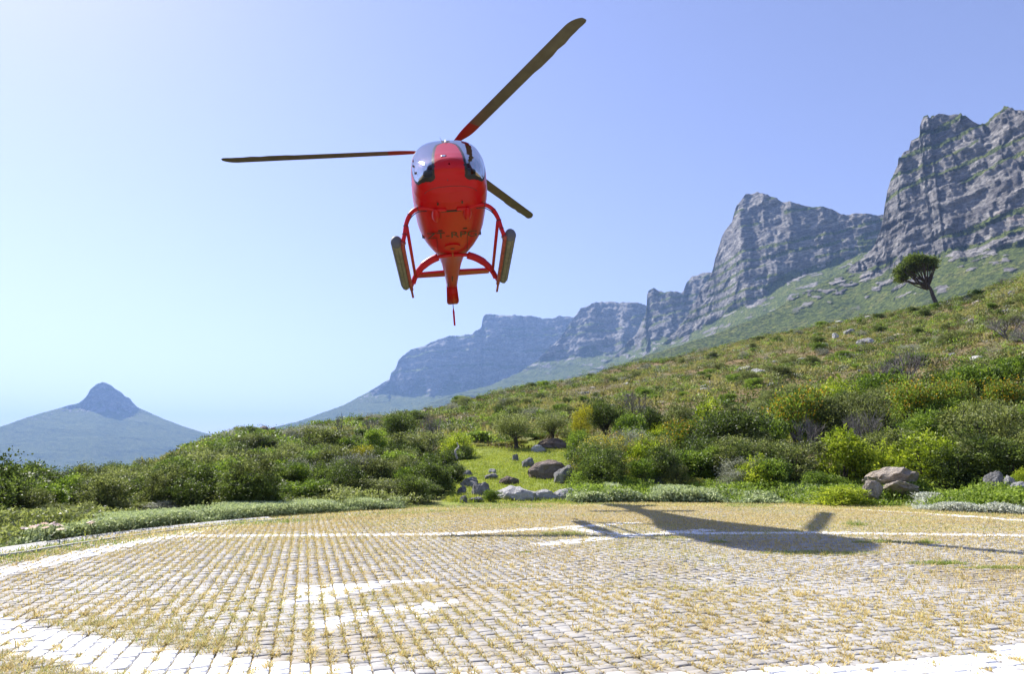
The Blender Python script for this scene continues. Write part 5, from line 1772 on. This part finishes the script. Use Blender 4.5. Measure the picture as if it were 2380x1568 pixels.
def tufts(name, P, H_, Wd, nl, mat, label, cat_, rng, vmean, lean=0.6, width=0.08):
    idx = np.repeat(np.arange(len(P)), nl)
    n = len(idx)
    a = rng.uniform(0, 2 * math.pi, n)
    e = np.abs(rng.normal(lean, 0.3, n))
    d = np.stack([np.cos(a) * np.sin(e), np.sin(a) * np.sin(e), np.cos(e)], 1)
    root = P[idx] + np.c_[rng.normal(0, 1, (n, 2)) * (Wd[idx] * 0.33)[:, None], rng.uniform(0, 0.45, n) * H_[idx]]
    L_ = H_[idx] * rng.uniform(0.35, 0.8, n)
    sd = np.cross(d, rng.normal(size=(n, 3))); sd /= np.linalg.norm(sd, axis=1)[:, None]
    w_ = (H_[idx] * width * rng.uniform(0.6, 1.4, n))[:, None]
    V = np.stack([root - sd * w_, root + d * L_[:, None], root + sd * w_], 1).reshape(-1, 3)
    F_ = np.arange(n * 3).reshape(-1, 3)
    v = np.clip(vmean[idx] + rng.normal(0, 0.12, n), 0, 1)
    o = link(name, mesh_np(name, V, F_, np.repeat(v, 3)), M[mat])
    tag(o, label, cat_, kind='stuff')


r2 = np.random.default_rng(31)
# hillside scrub
n = 27000
pxs = r2.uniform(300, 2500, n)
azs_ = np.arctan((pxs - CX) / FPX * math.cos(PIT))
rcs = np.interp(azs_, HA, HR)
rr = np.sqrt(24 ** 2 + (rcs ** 2 * 1.02 - 24 ** 2) * r2.uniform(0, 1, n))
x, y = rr * np.sin(azs_), rr * np.cos(azs_)
inlawn = (pxs > 1040) & (pxs < 1340) & (rr < 34)
k_ = ~inlawn
x, y, rr = x[k_], y[k_], rr[k_]
pt = fbm(x / 7, y / 7, 14, 4)
P = np.c_[x, y, terrain(x, y) - 0.06]
tufts('hillside_scrub', P, 0.16 + 0.34 * r2.uniform(0, 1, len(x)) ** 2 + 0.2 * (pt > 0.55), 0.5 + 0.6 * r2.uniform(0, 1, len(x)), 11, 'leaf_scrub', 'low brownish green scrub covering the hillside', 'scrub', r2, np.clip(0.5 + 2.2 * (pt - 0.5) + r2.normal(0, 0.16, len(x)), 0, 1), 0.8, 0.13)
for nm, n, mt, sd, lab in (('heath_mounds', 2600, 'leaf_green', 101, 'small green heath bushes merging over the hillside'), ('heath_mounds', 2300, 'leaf_olive', 111, 'small olive heath bushes merging over the hillside'), ('heath_mounds', 700, 'leaf_silver', 121, 'small grey heath bushes merging over the hillside')):
    pxs = r2.uniform(430, 2480, n)
    az = np.arctan((pxs - CX) / FPX * math.cos(PIT))
    rcs = np.interp(az, HA, HR)
    lo_ = np.where(pxs < 1000, 30.0, 36.0)
    rr = np.sqrt(lo_ ** 2 + (rcs ** 2 - lo_ ** 2) * r2.uniform(0, 1, n))
    x, y = rr * np.sin(az), rr * np.cos(az)
    pt = fbm(x / 8, y / 8, sd, 3)
    kk = pt > 0.40
    x, y, pt = x[kk], y[kk], pt[kk]
    sz = r2.gamma(4, 0.25, len(x)) * (0.5 + pt)
    mats_cover(nm, x, y, 0.14 + 0.34 * sz, 50, 0.09 if 'silver' in mt else 0.13, 0.022 if 'silver' in mt else 0.034, mt, lab, r2, np.clip(0.5 + r2.normal(0, 0.2, len(x)), 0, 1), 0.24)
# lawn
n = 9000
az = r2.uniform(La0, La1, n); rr = np.sqrt(r2.uniform(17.4 ** 2, 36 ** 2, n))
x, y = rr * np.sin(az), rr * np.cos(az)
tufts('lawn_grass', np.c_[x, y, terrain(x, y) - 0.03], r2.uniform(0.05, 0.13, n), np.full(n, 0.25), 9, 'grass_green', 'short bright green lawn grass among the boulders', 'grass', r2, np.clip(0.35 + fbm(x / 2, y / 2, 5, 3) * 0.6, 0, 1), 0.7, 0.10)
# grey-green mats behind the left gutter
def band(px0, px1, n, d0, d1, rng):
    az = np.arctan((rng.uniform(px0, px1, n) - CX) / FPX * math.cos(PIT))
    rp = np.interp(az, PA, PR)
    r = rp + rng.uniform(d0, d1, n)
    return r * np.sin(az), r * np.cos(az)


x, y = band(-120, 930, 4200, 0.26, 1.5, r2)
mound = fbm(x / 0.8, y / 0.8, 55, 4)
kk = mound > 0.34
x, y, mound = x[kk], y[kk], mound[kk]
mats_cover('grey_green_ground_cover', x, y, np.clip(0.02 + 0.8 * (mound - 0.36), 0.02, 0.22), 38, 0.034, 0.0095, 'leaf_ground', 'grey-green ground cover spilling over the left gutter', r2, np.clip(0.55 + r2.normal(0, 0.13, len(x)) + (mound - 0.5), 0, 1))
x, y = band(1330, 1910, 2600, 0.1, 1.9, r2)
mound = fbm(x / 0.7, y / 0.7, 65, 4)
kk = mound > 0.40
x, y, mound = x[kk], y[kk], mound[kk]
mats_cover('pale_leafy_ground_cover', x, y, np.clip(0.03 + 0.8 * (mound - 0.38), 0.03, 0.34), 30, 0.055, 0.019, 'leaf_ground', 'pale leafy ground cover along the far edge of the pad', r2, np.clip(0.62 + r2.normal(0, 0.18, len(x)), 0, 1))
x, y = band(2130, 2480, 1700, -0.5, 0.9, r2)
mound = fbm(x / 0.7, y / 0.7, 75, 4)
kk = mound > 0.38
x, y, mound = x[kk], y[kk], mound[kk]
mats_cover('whitish_ground_cover', x, y, np.clip(0.03 + 0.6 * (mound - 0.34), 0.03, 0.26), 32, 0.034, 0.012, 'leaf_white', 'whitish mat of ground cover at the right edge of the pad', r2, np.clip(0.55 + r2.normal(0, 0.15, len(x)), 0, 1))
x, y = band(1330, 2480, 4200, 0.2, 5.0, r2)
mound = fbm(x / 1.1, y / 1.1, 85, 4)
kk = mound > 0.42
x, y, mound = x[kk], y[kk], mound[kk]
mats_cover('undergrowth', x, y, np.clip(0.05 + 1.2 * (mound - 0.42), 0.05, 0.4), 22, 0.055, 0.014, 'leaf_green', 'low green undergrowth between the bushes on the right', r2, np.clip(0.55 + r2.normal(0, 0.2, len(x)), 0, 1), 0.14)
x, y = band(-140, 1000, 4200, 0.8, 6.0, r2)
mound = fbm(x / 1.1, y / 1.1, 95, 4)
kk = mound > 0.42
x, y, mound = x[kk], y[kk], mound[kk]
mats_cover('undergrowth', x, y, np.clip(0.05 + 1.2 * (mound - 0.42), 0.05, 0.4), 22, 0.055, 0.012, 'leaf_olive', 'low olive undergrowth between the bushes on the left', r2, np.clip(0.5 + r2.normal(0, 0.2, len(x)), 0, 1), 0.14)

# strap-leaved plants
for px, py, nb_, lab in ((770, 1186, 90, 'strap-leaved green plant at the kerb, left clump'), (810, 1184, 90, 'strap-leaved green plant at the kerb, right clump'), (1075, 1172, 90, 'strap-leaved green plant below the lawn, left clump'), (1120, 1170, 80, 'strap-leaved green plant below the lawn, right clump'),
                         (100, 1252, 160, 'yellow-green grass tuft inside the left ground cover'), (150, 1250, 120, 'yellow-green grass tuft right of its twin in the left ground cover')):
    x, y = gnd(px, py)
    r_ = np.random.default_rng(px)
    q = r_.normal(0, 0.16, (nb_, 2))
    v_, f_, a_ = blades(np.c_[q, np.full(nb_, -0.02)], r_.uniform(0.15, 0.34, nb_), np.full(nb_, 0.009), np.clip(r_.normal(0.4 if px > 200 else 0.75, 0.2, nb_), 0, 1), r_, 0.45)
    o = link('strap_leaf_plant' if px > 200 else 'grass_tuft', mesh_np('strap_leaf_plant', v_, f_, a_), M['grass_green'])
    o.location = (x, y, 0)
    tag(o, lab, 'plant')

# pink daisies
def daisy_mesh():
    V, F_, A = [], [], []
    for k in range(9):
        a = k * 2 * math.pi / 9
        c, s_ = math.cos(a), math.sin(a)
        b = len(V)
        V += [(0.006 * c, 0.006 * s_, 0.0), (0.03 * c - 0.011 * s_, 0.03 * s_ + 0.011 * c, 0.010), (0.052 * c, 0.052 * s_, 0.014), (0.03 * c + 0.011 * s_, 0.03 * s_ - 0.011 * c, 0.010)]
        F_.append([b, b + 1, b + 2, b + 3]); A += [0.3 + 0.05 * k] * 4
    return mesh_np('petals', np.array(V), np.array(F_), np.array(A))


dm = daisy_mesh(); dm.materials.append(M['petal'])
bm = bmesh.new(); tube(bm, [(0, 0, -0.30), (0.01, 0, -0.12), (0, 0, 0)], 0.004, 5)
ds = bm_mesh('stalk', bm); ds.materials.append(M['leaf_green'])
for px, py, r in [(56, 1231, 10.6), (76, 1228, 10.7), (84, 1225, 10.8), (103, 1220, 10.8), (106, 1229, 10.5), (122, 1219, 10.9), (130, 1222, 10.8), (141, 1223, 10.8), (140, 1233, 10.4), (209, 1216, 11.0), (214, 1218, 11.2)]:
    p = at(px, py, r)
    e = empty('daisy', p, rf.uniform(0, 6))
    e.rotation_euler = (rf.uniform(0.2, 0.6), rf.uniform(-0.3, 0.3), rf.uniform(0, 6))
    tag(e, 'pink daisy standing above the left ground cover', 'flower', 'pink daisies at the left')
    for nm, m_ in (('petals', dm), ('stalk', ds)):
        o = bpy.data.objects.new(nm, m_); o.parent = e; COL.objects.link(o)
